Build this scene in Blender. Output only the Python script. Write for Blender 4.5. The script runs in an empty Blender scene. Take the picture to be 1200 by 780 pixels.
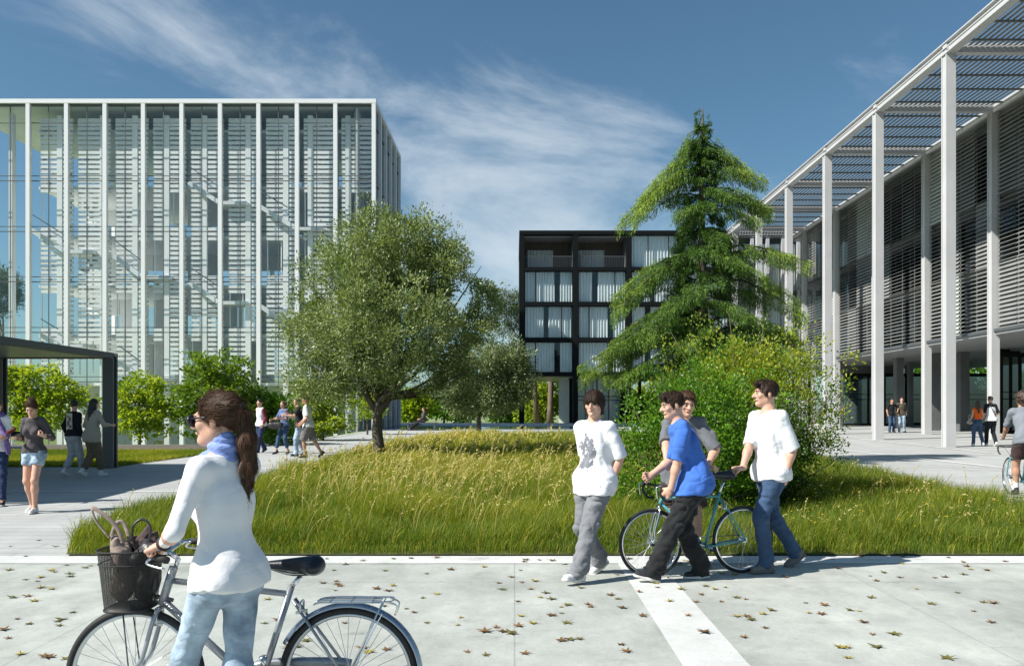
import bpy, math, random
import numpy as np
from mathutils import Vector, Matrix
SC = bpy.context.scene
COL = SC.collection
R = math.radians
random.seed(7)

# ---------------------------------------------------------------- camera
VX, VY, F = 603.0, 484.0, 1000.0        # vanishing point and focal length in photo pixels (1200 x 780)
EYE = 1.65
cam_d = bpy.data.cameras.new('camera'); cam = bpy.data.objects.new('camera', cam_d); COL.objects.link(cam)
cam.location = (0, 0, EYE); cam.rotation_euler = (R(90), 0, 0)
cam_d.sensor_width = 36.0; cam_d.lens = 30.0
cam_d.shift_x = -(VX - 600.0) / 1200.0
cam_d.shift_y = (VY - 390.0) / 1200.0
cam_d.clip_start = 0.05; cam_d.clip_end = 9000.0
SC.camera = cam

# ---------------------------------------------------------------- light
SUN_EL, SUN_AZ = R(43), R(24)            # height of the sun; the way its shadows run, from +X towards +Y
sdir = Vector((math.cos(SUN_EL) * math.cos(SUN_AZ), math.cos(SUN_EL) * math.sin(SUN_AZ), -math.sin(SUN_EL)))
sl = bpy.data.lights.new('sun', 'SUN'); sl.energy = 5.0; sl.angle = R(0.55); sl.color = (1.0, 0.955, 0.88)
so = bpy.data.objects.new('sun', sl); COL.objects.link(so)
so.rotation_euler = sdir.to_track_quat('-Z', 'Y').to_euler(); so.location = (-40, -20, 60)

W = bpy.data.worlds.new('World'); SC.world = W; W.use_nodes = True
nt = W.node_tree; nt.nodes.clear()
def wn(t, **k):
    n = nt.nodes.new(t)
    for a, b in k.items(): setattr(n, a, b)
    return n
def wl(a, b): nt.links.new(a, b)
def wmath(op, a, b=None, c=None):
    n = wn('ShaderNodeMath', operation=op)
    for i, v in enumerate((a, b, c)):
        if v is None: continue
        if isinstance(v, (int, float)): n.inputs[i].default_value = v
        else: wl(v, n.inputs[i])
    return n.outputs[0]
sky = wn('ShaderNodeTexSky'); sky.sky_type = 'NISHITA'; sky.sun_disc = False
sky.sun_elevation = SUN_EL; sky.sun_rotation = math.atan2(-sdir.x, -sdir.y)
sky.altitude = 300; sky.air_density = 1.0; sky.dust_density = 1.1; sky.ozone_density = 2.2
tc = wn('ShaderNodeTexCoord'); sp = wn('ShaderNodeSeparateXYZ'); wl(tc.outputs['Generated'], sp.inputs[0])
az = wmath('ARCTAN2', sp.outputs[0], sp.outputs[1]); el = wmath('ARCSINE', sp.outputs[2])
# wisps run along a line that falls gently from left to right
e2 = wmath('ADD', el, wmath('MULTIPLY', az, 0.17))
cmb = wn('ShaderNodeCombineXYZ'); wl(wmath('MULTIPLY', az, 1.9), cmb.inputs[0]); wl(wmath('MULTIPLY', e2, 4.6), cmb.inputs[1])
nz = wn('ShaderNodeTexNoise'); nz.inputs['Scale'].default_value = 1.7; nz.inputs['Detail'].default_value = 9; nz.inputs['Roughness'].default_value = 0.61; nz.inputs['Distortion'].default_value = 0.35
wl(cmb.outputs[0], nz.inputs['Vector'])
def gauss(x, c, w):
    d = wmath('DIVIDE', wmath('SUBTRACT', x, c), w)
    return wmath('EXPONENT', wmath('MULTIPLY', wmath('MULTIPLY', d, d), -1.0))
band = wmath('MULTIPLY', gauss(e2, 0.315, 0.065), gauss(az, -0.08, 0.34))
band2 = wmath('MULTIPLY', gauss(el, 0.40, 0.06), gauss(az, -0.52, 0.2))
low = wmath('MULTIPLY', gauss(el, 0.17, 0.15), gauss(az, 0.02, 0.28))
bs = wmath('ADD', wmath('ADD', wmath('MULTIPLY', band, 0.20), wmath('MULTIPLY', band2, 0.17)), wmath('MULTIPLY', low, 0.33))
cl = wn('ShaderNodeMapRange'); cl.interpolation_type = 'SMOOTHSTEP'
wl(wmath('ADD', nz.outputs['Fac'], bs), cl.inputs['Value'])
cl.inputs['From Min'].default_value = 0.60; cl.inputs['From Max'].default_value = 0.98
cl.inputs['To Min'].default_value = 0.0; cl.inputs['To Max'].default_value = 0.70
mx = wn('ShaderNodeMix', data_type='RGBA'); wl(cl.outputs[0], mx.inputs['Factor'])
tint = wn('ShaderNodeMix', data_type='RGBA', blend_type='MULTIPLY'); tint.inputs['Factor'].default_value = 1.0
wl(sky.outputs[0], tint.inputs[6]); tint.inputs[7].default_value = (0.74, 0.97, 0.98, 1)
wl(tint.outputs[2], mx.inputs[6]); mx.inputs[7].default_value = (7.4, 8.2, 8.8, 1)
bg = wn('ShaderNodeBackground'); bg.inputs['Strength'].default_value = 0.074
wo = wn('ShaderNodeOutputWorld'); wl(mx.outputs[2], bg.inputs['Color']); wl(bg.outputs[0], wo.inputs['Surface'])

vs = SC.view_settings; vs.view_transform = 'Standard'; vs.look = 'None'; vs.gamma = 1.0; vs.use_curve_mapping = False
vs.exposure = 0.54
SC.cycles.max_bounces = 8; SC.cycles.transparent_max_bounces = 24; SC.cycles.diffuse_bounces = 3
SC.cycles.glossy_bounces = 3; SC.cycles.transmission_bounces = 6
SC.cycles.caustics_reflective = False; SC.cycles.caustics_refractive = False
try: SC.cycles.use_denoising = True
except Exception: pass

# ---------------------------------------------------------------- helpers
SL = 0.014                               # the plaza rises 1.4 % away from the camera
def gz(y):
    if y <= 66: return SL * y
    t = min(1.0, (y - 66) / 60.0); t = t * t * (3 - 2 * t)
    return SL * 66 - t * 3.2
def foot(py): return 1650.0 / (py - 470.0)          # depth of a point on the ground seen at photo row py
def PX(x, Y): return (x - VX) / F * Y
def PZ(y, Y): return EYE - (y - VY) / F * Y

class MB:
    def __init__(s): s.v = []; s.f = []; s.n = 0
    def add(s, V, Fc):
        s.v.extend([tuple(map(float, p)) for p in V]); s.f.extend([tuple(i + s.n for i in q) for q in Fc]); s.n += len(V); return s
    def box(s, x0, x1, y0, y1, z0, z1):
        return s.add([(x0,y0,z0),(x1,y0,z0),(x1,y1,z0),(x0,y1,z0),(x0,y0,z1),(x1,y0,z1),(x1,y1,z1),(x0,y1,z1)],
                     [(0,3,2,1),(4,5,6,7),(0,1,5,4),(1,2,6,5),(2,3,7,6),(3,0,4,7)])
    def obox(s, c, sx, sy, sz, M=None):
        M = M or Matrix.Identity(3); c = Vector(c)
        P = [c + M @ Vector((a*sx/2, b*sy/2, d*sz/2)) for d in (-1,1) for a,b in ((-1,-1),(1,-1),(1,1),(-1,1))]
        return s.add(P, [(0,3,2,1),(4,5,6,7),(0,1,5,4),(1,2,6,5),(2,3,7,6),(3,0,4,7)])
    def tube(s, pts, r, n=8, cap=True, closed=False, squash=None):
        P = [Vector(p) for p in pts]; m = len(P)
        rr = r if isinstance(r, (list, tuple)) else [r] * m
        up = None; rings = []
        for i in range(m):
            if closed: t = P[(i+1) % m] - P[i-1]
            else: t = P[min(i+1, m-1)] - P[max(i-1, 0)]
            if t.length < 1e-9: t = Vector((0,0,1))
            t.normalize()
            if up is None:
                up = Vector((0,0,1)) if abs(t.z) < .9 else Vector((1,0,0))
            a = t.cross(up)
            if a.length < 1e-6: a = t.orthogonal()
            a.normalize(); b = a.cross(t).normalized(); up = b
            q = squash or 1.0
            rings.append([P[i] + (a*math.cos(k*2*math.pi/n)*q + b*math.sin(k*2*math.pi/n)) * rr[i] for k in range(n)])
        V = [p for g in rings for p in g]; Fc = []
        for i in range(m if closed else m-1):
            j = (i+1) % m
            for k in range(n):
                Fc.append((i*n+k, i*n+(k+1)%n, j*n+(k+1)%n, j*n+k))
        if cap and not closed:
            Fc.append(tuple(range(n))[::-1]); Fc.append(tuple((m-1)*n+k for k in range(n)))
        return s.add(V, Fc)
    def prism(s, poly, z0, z1):
        n = len(poly)
        V = [(x,y,z0) for x,y in poly] + [(x,y,z1) for x,y in poly]
        return s.add(V, [tuple(range(n))[::-1], tuple(range(n,2*n))] + [(i,(i+1)%n,n+(i+1)%n,n+i) for i in range(n)])
    def build(s, name, m, parent=None, smooth=False, off=None):
        q_ = parent
        while off is None and q_ is not None: off = q_.get('_o'); q_ = q_.parent
        me = bpy.data.meshes.new(name)
        V = s.v
        if off is not None: V = [(a-off[0], b-off[1], c-off[2]) for a,b,c in V]
        me.from_pydata(V, [], s.f)
        if smooth: me.polygons.foreach_set('use_smooth', [True]*len(me.polygons))
        me.materials.append(m)
        o = bpy.data.objects.new(name, me); COL.objects.link(o)
        if parent is not None: o.parent = parent
        return o
def npmesh(name, V, faces_flat, sizes, m, parent=None, smooth=False, attr=None):
    """numpy mesh: V (n,3), flat loop indices, per-face sizes, optional per-vertex colour attribute 'tint' (value)"""
    me = bpy.data.meshes.new(name); V = np.asarray(V, np.float32)
    me.vertices.add(len(V)); me.vertices.foreach_set('co', V.ravel())
    sizes = np.asarray(sizes, np.int32); faces_flat = np.asarray(faces_flat, np.int32)
    me.loops.add(len(faces_flat)); me.loops.foreach_set('vertex_index', faces_flat)
    me.polygons.add(len(sizes)); st = np.concatenate(([0], np.cumsum(sizes)[:-1])).astype(np.int32)
    me.polygons.foreach_set('loop_start', st)
    try: me.polygons.foreach_set('loop_total', sizes)
    except Exception: pass
    if smooth: me.polygons.foreach_set('use_smooth', np.ones(len(sizes), bool))
    if attr is not None:
        a = me.attributes.new('tint', 'FLOAT', 'POINT'); a.data.foreach_set('value', np.asarray(attr, np.float32))
    me.update(calc_edges=True); me.validate(verbose=False)
    me.materials.append(m)
    o = bpy.data.objects.new(name, me); COL.objects.link(o)
    if parent is not None: o.parent = parent
    return o
def tag(o, label=None, cat=None, group=None, kind=None):
    if label: o['label'] = label
    if cat: o['category'] = cat
    if group: o['group'] = group
    if kind: o['kind'] = kind
    return o
def thing(name, label, cat, loc=(0,0,0), rz=0.0, group=None):
    o = bpy.data.objects.new(name, None); COL.objects.link(o); o.empty_display_size = .2
    o.location = loc; o.rotation_euler = (0,0,rz)
    return tag(o, label, cat, group)
def struct(o): o['kind'] = 'structure'; return o
def dup(root, loc, rz=None, label=None, group=None, scale=None):
    r = root.copy(); COL.objects.link(r); r.location = loc
    if rz is not None: r.rotation_euler = (r.rotation_euler.x, r.rotation_euler.y, rz)
    if scale: r.scale = (scale,)*3
    if label: r['label'] = label
    if group: r['group'] = group
    for ch in list(root.children):
        c = ch.copy(); COL.objects.link(c); c.parent = r
        for g in ch.children:
            d = g.copy(); COL.objects.link(d); d.parent = c
    return r

# ---------------------------------------------------------------- materials
def nodes(name):
    m = bpy.data.materials.new(name); m.use_nodes = True
    t = m.node_tree; b = t.nodes['Principled BSDF']; return m, t, b
def mat(name, c, rough=.6, metal=0.0, var=.12, vscale=6.0, bump=0.0, bscale=40.0, stretch=(1,1,1), c2=None, spec=None, sheen=0, detail=4):
    m, t, b = nodes(name); N = t.nodes; L = t.links
    b.inputs['Roughness'].default_value = rough; b.inputs['Metallic'].default_value = metal
    if spec is not None: b.inputs['Specular IOR Level'].default_value = spec
    if sheen: b.inputs['Sheen Weight'].default_value = sheen
    tcn = N.new('ShaderNodeTexCoord'); mp = N.new('ShaderNodeMapping'); mp.inputs['Scale'].default_value = stretch
    L.new(tcn.outputs['Object'], mp.inputs[0])
    n = N.new('ShaderNodeTexNoise'); n.inputs['Scale'].default_value = vscale; n.inputs['Detail'].default_value = detail; n.inputs['Roughness'].default_value = .6
    L.new(mp.outputs[0], n.inputs['Vector'])
    mixn = N.new('ShaderNodeMix'); mixn.data_type = 'RGBA'
    rg = N.new('ShaderNodeMapRange'); rg.inputs['From Min'].default_value = .3; rg.inputs['From Max'].default_value = .7
    L.new(n.outputs['Fac'], rg.inputs['Value']); L.new(rg.outputs[0], mixn.inputs['Factor'])
    a = tuple(x*(1-var) for x in c[:3]); d = tuple(min(1, x*(1+var)) for x in (c2 or c)[:3])
    mixn.inputs[6].default_value = (*a, 1); mixn.inputs[7].default_value = (*d, 1)
    L.new(mixn.outputs[2], b.inputs['Base Color'])
    if bump:
        n2 = N.new('ShaderNodeTexNoise'); n2.inputs['Scale'].default_value = bscale; n2.inputs['Detail'].default_value = 5
        L.new(mp.outputs[0], n2.inputs['Vector'])
        bp = N.new('ShaderNodeBump'); bp.inputs['Strength'].default_value = 1.0; bp.inputs['Distance'].default_value = bump
        L.new(n2.outputs['Fac'], bp.inputs['Height']); L.new(bp.outputs[0], b.inputs['Normal'])
    return m
def glass(name, tintc=(.82,.9,.9), refl=.12, rough=.02):
    m, t, b = nodes(name); N = t.nodes; L = t.links; N.remove(b)
    tr = N.new('ShaderNodeBsdfTransparent'); tr.inputs[0].default_value = (*tintc, 1)
    gl = N.new('ShaderNodeBsdfGlossy'); gl.inputs['Roughness'].default_value = rough; gl.inputs['Color'].default_value = (.9,.95,1,1)
    ge = N.new('ShaderNodeNewGeometry'); dt = N.new('ShaderNodeVectorMath'); dt.operation = 'DOT_PRODUCT'; L.new(ge.outputs['Normal'], dt.inputs[0]); L.new(ge.outputs['Incoming'], dt.inputs[1])
    def mth(op, a, b_):
        n = N.new('ShaderNodeMath'); n.operation = op
        if isinstance(a, float): n.inputs[0].default_value = a
        else: L.new(a, n.inputs[0])
        if b_ is not None: n.inputs[1].default_value = b_
        return n
    ab = mth('ABSOLUTE', dt.outputs['Value'], None); iv = mth('SUBTRACT', 1.0, None); L.new(ab.outputs[0], iv.inputs[1])
    pw = mth('POWER', iv.outputs[0], 5.0); ad = mth('MULTIPLY_ADD', pw.outputs[0], .8); ad.inputs[2].default_value = .03+refl; ad.use_clamp = True
    mixs = N.new('ShaderNodeMixShader'); L.new(ad.outputs[0], mixs.inputs[0])
    L.new(tr.outputs[0], mixs.inputs[1]); L.new(gl.outputs[0], mixs.inputs[2])
    L.new(mixs.outputs[0], N['Material Output'].inputs['Surface']); return m
def leafmat(name, ca, cb, trans=.35, rough=.5, cc=None):
    """foliage: colour runs between ca and cb by the per-leaf value 'tint'"""
    m, t, b = nodes(name); N = t.nodes; L = t.links
    at = N.new('ShaderNodeAttribute'); at.attribute_name = 'tint'
    rp = N.new('ShaderNodeValToRGB'); rp.color_ramp.elements[0].color = (*ca,1); rp.color_ramp.elements[1].color = (*cb,1)
    if cc: e = rp.color_ramp.elements.new(.5); e.color = (*cc,1)
    L.new(at.outputs['Fac'], rp.inputs[0]); L.new(rp.outputs[0], b.inputs['Base Color'])
    b.inputs['Roughness'].default_value = rough; b.inputs['Specular IOR Level'].default_value = .3
    tl = N.new('ShaderNodeBsdfTranslucent'); mul = N.new('ShaderNodeMix'); mul.data_type='RGBA'; mul.blend_type='MULTIPLY'; mul.inputs['Factor'].default_value=1
    L.new(rp.outputs[0], mul.inputs[6]); mul.inputs[7].default_value = (1.5,1.5,.6,1); L.new(mul.outputs[2], tl.inputs[0])
    ms = N.new('ShaderNodeMixShader'); ms.inputs[0].default_value = trans
    L.new(b.outputs[0], ms.inputs[1]); L.new(tl.outputs[0], ms.inputs[2]); L.new(ms.outputs[0], N['Material Output'].inputs['Surface'])
    return m
M = dict(
 white=mat('white_paint', (.80,.81,.82), .45, var=.03, vscale=1.5),
 white_in=mat('white_render', (.86,.87,.87), .7, var=.05, vscale=.8),
 grey_in=mat('pale_grey_board', (.62,.65,.65), .7, var=.08, vscale=.7),
 concrete=mat('cast_concrete', (.44,.45,.45), .8, var=.10, vscale=1.2, bump=.003, bscale=30),
 slab=mat('soffit_metal', (.30,.31,.31), .35, var=.06, vscale=.3, stretch=(1,.3,1)),
 steel=mat('pale_grey_steel', (.50,.50,.505), .5, var=.06, vscale=1.0, bump=.001, bscale=60),
 steel_dark=mat('dark_grey_steel', (.085,.095,.105), .5, var=.1, vscale=1.3),
 louvre=mat('grey_louvre', (.23,.235,.23), .5, var=.12, vscale=.9),
 louvre_dk=mat('roof_slat', (.16,.17,.17), .6, var=.1, vscale=.9),
 louvre_lt=mat('pale_louvre', (.42,.45,.42), .5, var=.08, vscale=.9),
 black=mat('black_frame', (.006,.0075,.008), .6, var=.15, vscale=1.0, spec=.15),
 blackm=mat('black_rubber', (.018,.018,.019), .7, var=.2, vscale=60),
 curtain=mat('white_curtain', (.84,.85,.85), .9, var=.1, vscale=1.5, stretch=(6,6,.15)),
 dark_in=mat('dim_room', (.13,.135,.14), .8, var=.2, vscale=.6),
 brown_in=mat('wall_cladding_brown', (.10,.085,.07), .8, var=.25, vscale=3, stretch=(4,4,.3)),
 block=mat('brown_block', (.25,.22,.18), .8, var=.3, vscale=2),
 bark=mat('bark', (.10,.085,.065), .95, var=.4, vscale=7, bump=.012, bscale=22, stretch=(1,1,.35)),
 bark_p=mat('pine_bark', (.17,.13,.10), .95, var=.3, vscale=4, bump=.012, bscale=12, stretch=(1,1,.35)),
 chrome=mat('chrome', (.75,.76,.78), .18, metal=1, var=.04),
 alu=mat('brushed_aluminium', (.55,.57,.60), .35, metal=.9, var=.06),
 teal=mat('teal_paint', (.10,.33,.36), .3, var=.08),
 bikegrey=mat('silver_paint', (.33,.35,.38), .3, metal=.5, var=.06),
 mudg=mat('blue_grey_mudguard', (.28,.34,.44), .22, metal=.7, var=.06),
 leather=mat('black_leather', (.015,.017,.024), .32, var=.2, vscale=30, bump=.0008, bscale=90),
 red=mat('red_plastic', (.4,.02,.01), .3, var=.05),
 yellow=mat('amber_plastic', (.6,.32,.02), .35, var=.05),
 glass_l=glass('clear_glazing', (.985,.995,.99), .0),
 glass_d=glass('tinted_glazing', (.45,.52,.54), .10),
 glass_c=glass('window_glass', (.93,.96,.96), .0),
)
# ---------------------------------------------------------------- blended-volume modeller (bodies, clothes, shoes, hair)
_rng = np.random.RandomState(11)
_LAT = _rng.rand(32, 32, 32).astype(np.float32)
def vnoise(P):
    """smooth lattice noise, P (...,3) -> about -1..1"""
    i = np.floor(P).astype(np.int32); f = (P - i).astype(np.float32); f = f*f*(3-2*f)
    def g(a,b,c): return _LAT[(i[...,0]+a) & 31, (i[...,1]+b) & 31, (i[...,2]+c) & 31]
    x, y, z = f[...,0], f[...,1], f[...,2]
    c00 = g(0,0,0)*(1-x)+g(1,0,0)*x; c10 = g(0,1,0)*(1-x)+g(1,1,0)*x
    c01 = g(0,0,1)*(1-x)+g(1,0,1)*x; c11 = g(0,1,1)*(1-x)+g(1,1,1)*x
    return ((c00*(1-y)+c10*y)*(1-z) + (c01*(1-y)+c11*y)*z)*2-1
A3 = lambda p: np.asarray(p, np.float32)
def rc(a, b, ra, rb, k=.03, flat=None, ff=1.0, clip=(), op='u'):
    return dict(t='rc', a=A3(a), b=A3(b), ra=ra, rb=rb, k=k, flat=None if flat is None else A3(flat), ff=ff, clip=clip, op=op)
def el3(c, r, M3=None, k=.03, clip=(), op='u'):
    return dict(t='el', c=A3(c), r=A3(r), M=np.eye(3, dtype=np.float32) if M3 is None else np.asarray(M3, np.float32), k=k, clip=clip, op=op)
def pbounds(p):
    if p['t'] == 'rc':
        r = max(p['ra'], p['rb']); return np.minimum(p['a'],p['b'])-r, np.maximum(p['a'],p['b'])+r
    e = np.abs(p['M']) @ p['r']; return p['c']-e, p['c']+e
def pdist(p, X):
    if p['t'] == 'rc':
        ba = p['b']-p['a']; pa = X-p['a']; L = max(float(ba@ba), 1e-9)
        t = np.clip(pa@ba/L, 0, 1); v = pa - t[...,None]*ba
        if p['flat'] is not None:
            s = v@p['flat']; v = v + ((p['ff']-1)*s)[...,None]*p['flat']
        d = np.sqrt((v*v).sum(-1)) - (p['ra']+t*(p['rb']-p['ra']))
    else:
        q = (X-p['c'])@p['M']; a = q/p['r']; k0 = np.sqrt((a*a).sum(-1))+1e-9
        b = a/p['r']; k1 = np.sqrt((b*b).sum(-1))+1e-9
        d = (k0-1)*k0/k1
    for c, n in p['clip']:
        d = np.maximum(d, (X-A3(c))@A3(n))
    return d
def sdf(prims, h, wr=None, extra=None):
    """prims -> vertices, quads.  wr=(amp, (sx,sy,sz)) adds folds"""
    ad = [p for p in prims if p['op'] == 'u']
    bb = [pbounds(p) for p in ad]
    lo = np.min([b[0] for b in bb], 0)-3*h-.012; hi = np.max([b[1] for b in bb], 0)+3*h+.012
    n = np.ceil((hi-lo)/h).astype(int)+1
    D = np.full(tuple(n), .5, np.float32)
    ax = [lo[i]+np.arange(n[i], dtype=np.float32)*h for i in range(3)]
    for p in prims:
        a, b = pbounds(p); m = p['k']+2.5*h+.01
        i0 = np.maximum(0, np.floor((a-m-lo)/h).astype(int)); i1 = np.minimum(n, np.ceil((b+m-lo)/h).astype(int)+1)
        if (i1 <= i0).any(): continue
        s = tuple(slice(i0[j], i1[j]) for j in range(3))
        X = np.stack(np.meshgrid(ax[0][s[0]], ax[1][s[1]], ax[2][s[2]], indexing='ij'), -1)
        d = pdist(p, X); o = D[s]; k = p['k']
        if p['op'] == 'u':
            if k > 0:
                hh = np.clip(.5+.5*(o-d)/k, 0, 1); D[s] = o*(1-hh)+d*hh-k*hh*(1-hh)
            else: D[s] = np.minimum(o, d)
        else:
            if k > 0:
                hh = np.clip(.5-.5*(o+d)/k, 0, 1); D[s] = o*(1-hh)-d*hh+k*hh*(1-hh)
            else: D[s] = np.maximum(o, -d)
    if wr is not None:
        amp, sc = wr; idx = np.nonzero(np.abs(D) < max(.03, 3*h, 3*amp))
        P = np.stack([ax[j][idx[j]] for j in range(3)], -1)
        S = A3(sc)
        if extra is not None: D[idx] += extra(P)
        warp = P*S + .9*np.stack([vnoise(P*6+5), vnoise(P*6+15), vnoise(P*6+25)], -1)
        D[idx] += amp*(1-np.abs(vnoise(warp))*2.6)*.9 + amp*.45*vnoise(P*S*2.3+9)
    D[[0,-1]] = .1; D[:, [0,-1]] = .1; D[:, :, [0,-1]] = .1
    I = D < 0; cs = tuple(np.array(n)-1)
    cnt = np.zeros(cs, np.int8)
    cor = [(i,j,k) for i in (0,1) for j in (0,1) for k in (0,1)]
    for i,j,k in cor: cnt += I[i:cs[0]+i, j:cs[1]+j, k:cs[2]+k]
    act = (cnt > 0) & (cnt < 8); ci = np.nonzero(act); N = len(ci[0])
    if N == 0: return np.zeros((0,3)), np.zeros((0,4), int)
    vid = np.full(cs, -1, np.int32); vid[ci] = np.arange(N)
    dv = {c: D[ci[0]+c[0], ci[1]+c[1], ci[2]+c[2]] for c in cor}
    acc = np.zeros((N,3), np.float32); w = np.zeros(N, np.float32)
    for c in cor:
        for axn in range(3):
            if c[axn]: continue
            e = list(c); e[axn] = 1; e = tuple(e); a, b = dv[c], dv[e]; x = (a < 0) != (b < 0)
            t = np.where(x, a/np.where(x, a-b, 1), 0)
            q = np.tile(A3(c), (N,1)); q[:, axn] = t
            acc += q*x[:,None]; w += x
    V = (np.stack(ci, -1)+acc/w[:,None])*h+lo
    Q = []
    for a in range(3):
        b, c = (a+1) % 3, (a+2) % 3
        s0 = [slice(None)]*3; s1 = [slice(None)]*3
        s0[a] = slice(0, cs[a]); s1[a] = slice(1, cs[a]+1)
        for q in (b, c): s0[q] = s1[q] = slice(1, cs[q])
        A, B = I[tuple(s0)], I[tuple(s1)]; x = np.nonzero(A != B); ins = A[x]
        g = [None]*3; g[a] = x[a]; g[b] = x[b]+1; g[c] = x[c]+1
        def cell(db, dc):
            k = list(g); k[b] = g[b]-db; k[c] = g[c]-dc; return vid[k[0], k[1], k[2]]
        q = np.stack([cell(1,1), cell(0,1), cell(0,0), cell(1,0)], -1)
        q = np.where(ins[:,None], q, q[:, ::-1]); Q.append(q)
    Q = np.concatenate(Q); Q = Q[(Q >= 0).all(1)]
    # relax once or twice so that the voxel steps vanish
    for _ in range(2):
        s = np.zeros_like(V); cn = np.zeros(N, np.float32)
        for a, b in ((0,1),(1,2),(2,3),(3,0)):
            np.add.at(s, Q[:,a], V[Q[:,b]]); np.add.at(cn, Q[:,a], 1)
            np.add.at(s, Q[:,b], V[Q[:,a]]); np.add.at(cn, Q[:,b], 1)
        V = V*.5 + .5*s/np.maximum(cn,1)[:,None]
    return V, Q
def sdfobj(name, prims, h, m, parent=None, wr=None, extra=None):
    V, Q = sdf(prims, h, wr, extra)
    return npmesh(name, V, Q.ravel(), np.full(len(Q), 4), m, parent, smooth=True)

# ---------------------------------------------------------------- people
def skinmat(name, c):
    m, t, b = nodes(name); N = t.nodes; L = t.links
    n = N.new('ShaderNodeTexNoise'); n.inputs['Scale'].default_value = 14; tcn = N.new('ShaderNodeTexCoord'); L.new(tcn.outputs['Object'], n.inputs['Vector'])
    mixn = N.new('ShaderNodeMix'); mixn.data_type = 'RGBA'; L.new(n.outputs['Fac'], mixn.inputs['Factor'])
    mixn.inputs[6].default_value = (c[0]*.92, c[1]*.82, c[2]*.78, 1); mixn.inputs[7].default_value = (min(1,c[0]*1.06), c[1]*1.08, c[2]*1.1, 1)
    L.new(mixn.outputs[2], b.inputs['Base Color']); b.inputs['Roughness'].default_value = .5; b.inputs['Specular IOR Level'].default_value = .35
    b.inputs['Subsurface Weight'].default_value = .12; b.inputs['Subsurface Scale'].default_value = .012; b.inputs['Subsurface Radius'].default_value = (1,.35,.2)
    return m
def cloth(name, c, var=.06, bump=.004, bscale=14, stretch=(1,1,1), c2=None, vscale=9, crease=.015, cs=5.0):
    m = mat(name, c, .88, var=var, vscale=vscale, bump=bump, bscale=bscale, stretch=stretch, c2=c2, spec=.2, sheen=.1)
    t = m.node_tree; N = t.nodes; L = t.links; b = N['Principled BSDF']
    tcn = N.new('ShaderNodeTexCoord'); mp = N.new('ShaderNodeMapping'); mp.inputs['Scale'].default_value = (1,1,1.7); mp.inputs['Rotation'].default_value = (.3,.5,.2); L.new(tcn.outputs['Object'], mp.inputs[0])
    n = N.new('ShaderNodeTexNoise'); n.inputs['Scale'].default_value = cs; n.inputs['Detail'].default_value = 3; n.inputs['Roughness'].default_value = .45; n.inputs['Distortion'].default_value = .5; L.new(mp.outputs[0], n.inputs['Vector'])
    # sharp ridges: fold the noise about its middle
    a = N.new('ShaderNodeMath'); a.operation = 'SUBTRACT'; a.inputs[1].default_value = .5; L.new(n.outputs['Fac'], a.inputs[0])
    f = N.new('ShaderNodeMath'); f.operation = 'ABSOLUTE'; L.new(a.outputs[0], f.inputs[0])
    q = N.new('ShaderNodeMath'); q.operation = 'POWER'; q.inputs[1].default_value = .7; L.new(f.outputs[0], q.inputs[0])
    bp = N.new('ShaderNodeBump'); bp.inputs['Distance'].default_value = crease; bp.inputs['Strength'].default_value = 1.0; L.new(q.outputs[0], bp.inputs['Height'])
    for l in list(b.inputs['Normal'].links): L.new(l.from_socket, bp.inputs['Normal'])
    L.new(bp.outputs[0], b.inputs['Normal']); return m
def hairmat(name, c): return mat(name, c, .42, var=.55, vscale=30, bump=.005, bscale=60, stretch=(5,5,.30), spec=.5, c2=tuple(q*1.7 for q in c))
STR = {}
SKIN = skinmat('skin_light', (.62,.38,.28)); SKIN2 = skinmat('skin_tan', (.45,.26,.17))
HB = hairmat('hair_dark_brown', (.035,.02,.013)); HB2 = hairmat('hair_brown', (.065,.033,.018)); HK = hairmat('hair_black', (.012,.010,.009))
MEYE = mat('eye_white', (.30,.25,.22), .25, var=.02); MIRIS = mat('iris_dark', (.03,.02,.015), .2, var=.1); MBROW = mat('eyebrow', (.05,.03,.02), .8, var=.1)
MLIP = mat('lips', (.42,.17,.14), .5, var=.06)
def nrm(v): v = np.asarray(v, float); return v/max(1e-9, np.linalg.norm(v))
def ik(a, t, l1, l2, pole):
    a = np.asarray(a, float); t = np.asarray(t, float); d = t-a; L = np.linalg.norm(d); u = d/max(L,1e-6)
    L = min(L, (l1+l2)*.999); t = a+u*L
    x = (l1*l1-l2*l2+L*L)/(2*L); hgt = math.sqrt(max(0, l1*l1-x*x))
    p = np.asarray(pole, float); p = p-u*(p@u); p = nrm(p)
    return a+u*x+p*hgt, t
def rot(ax, deg): return np.array(Matrix.Rotation(R(deg), 3, ax))
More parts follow.
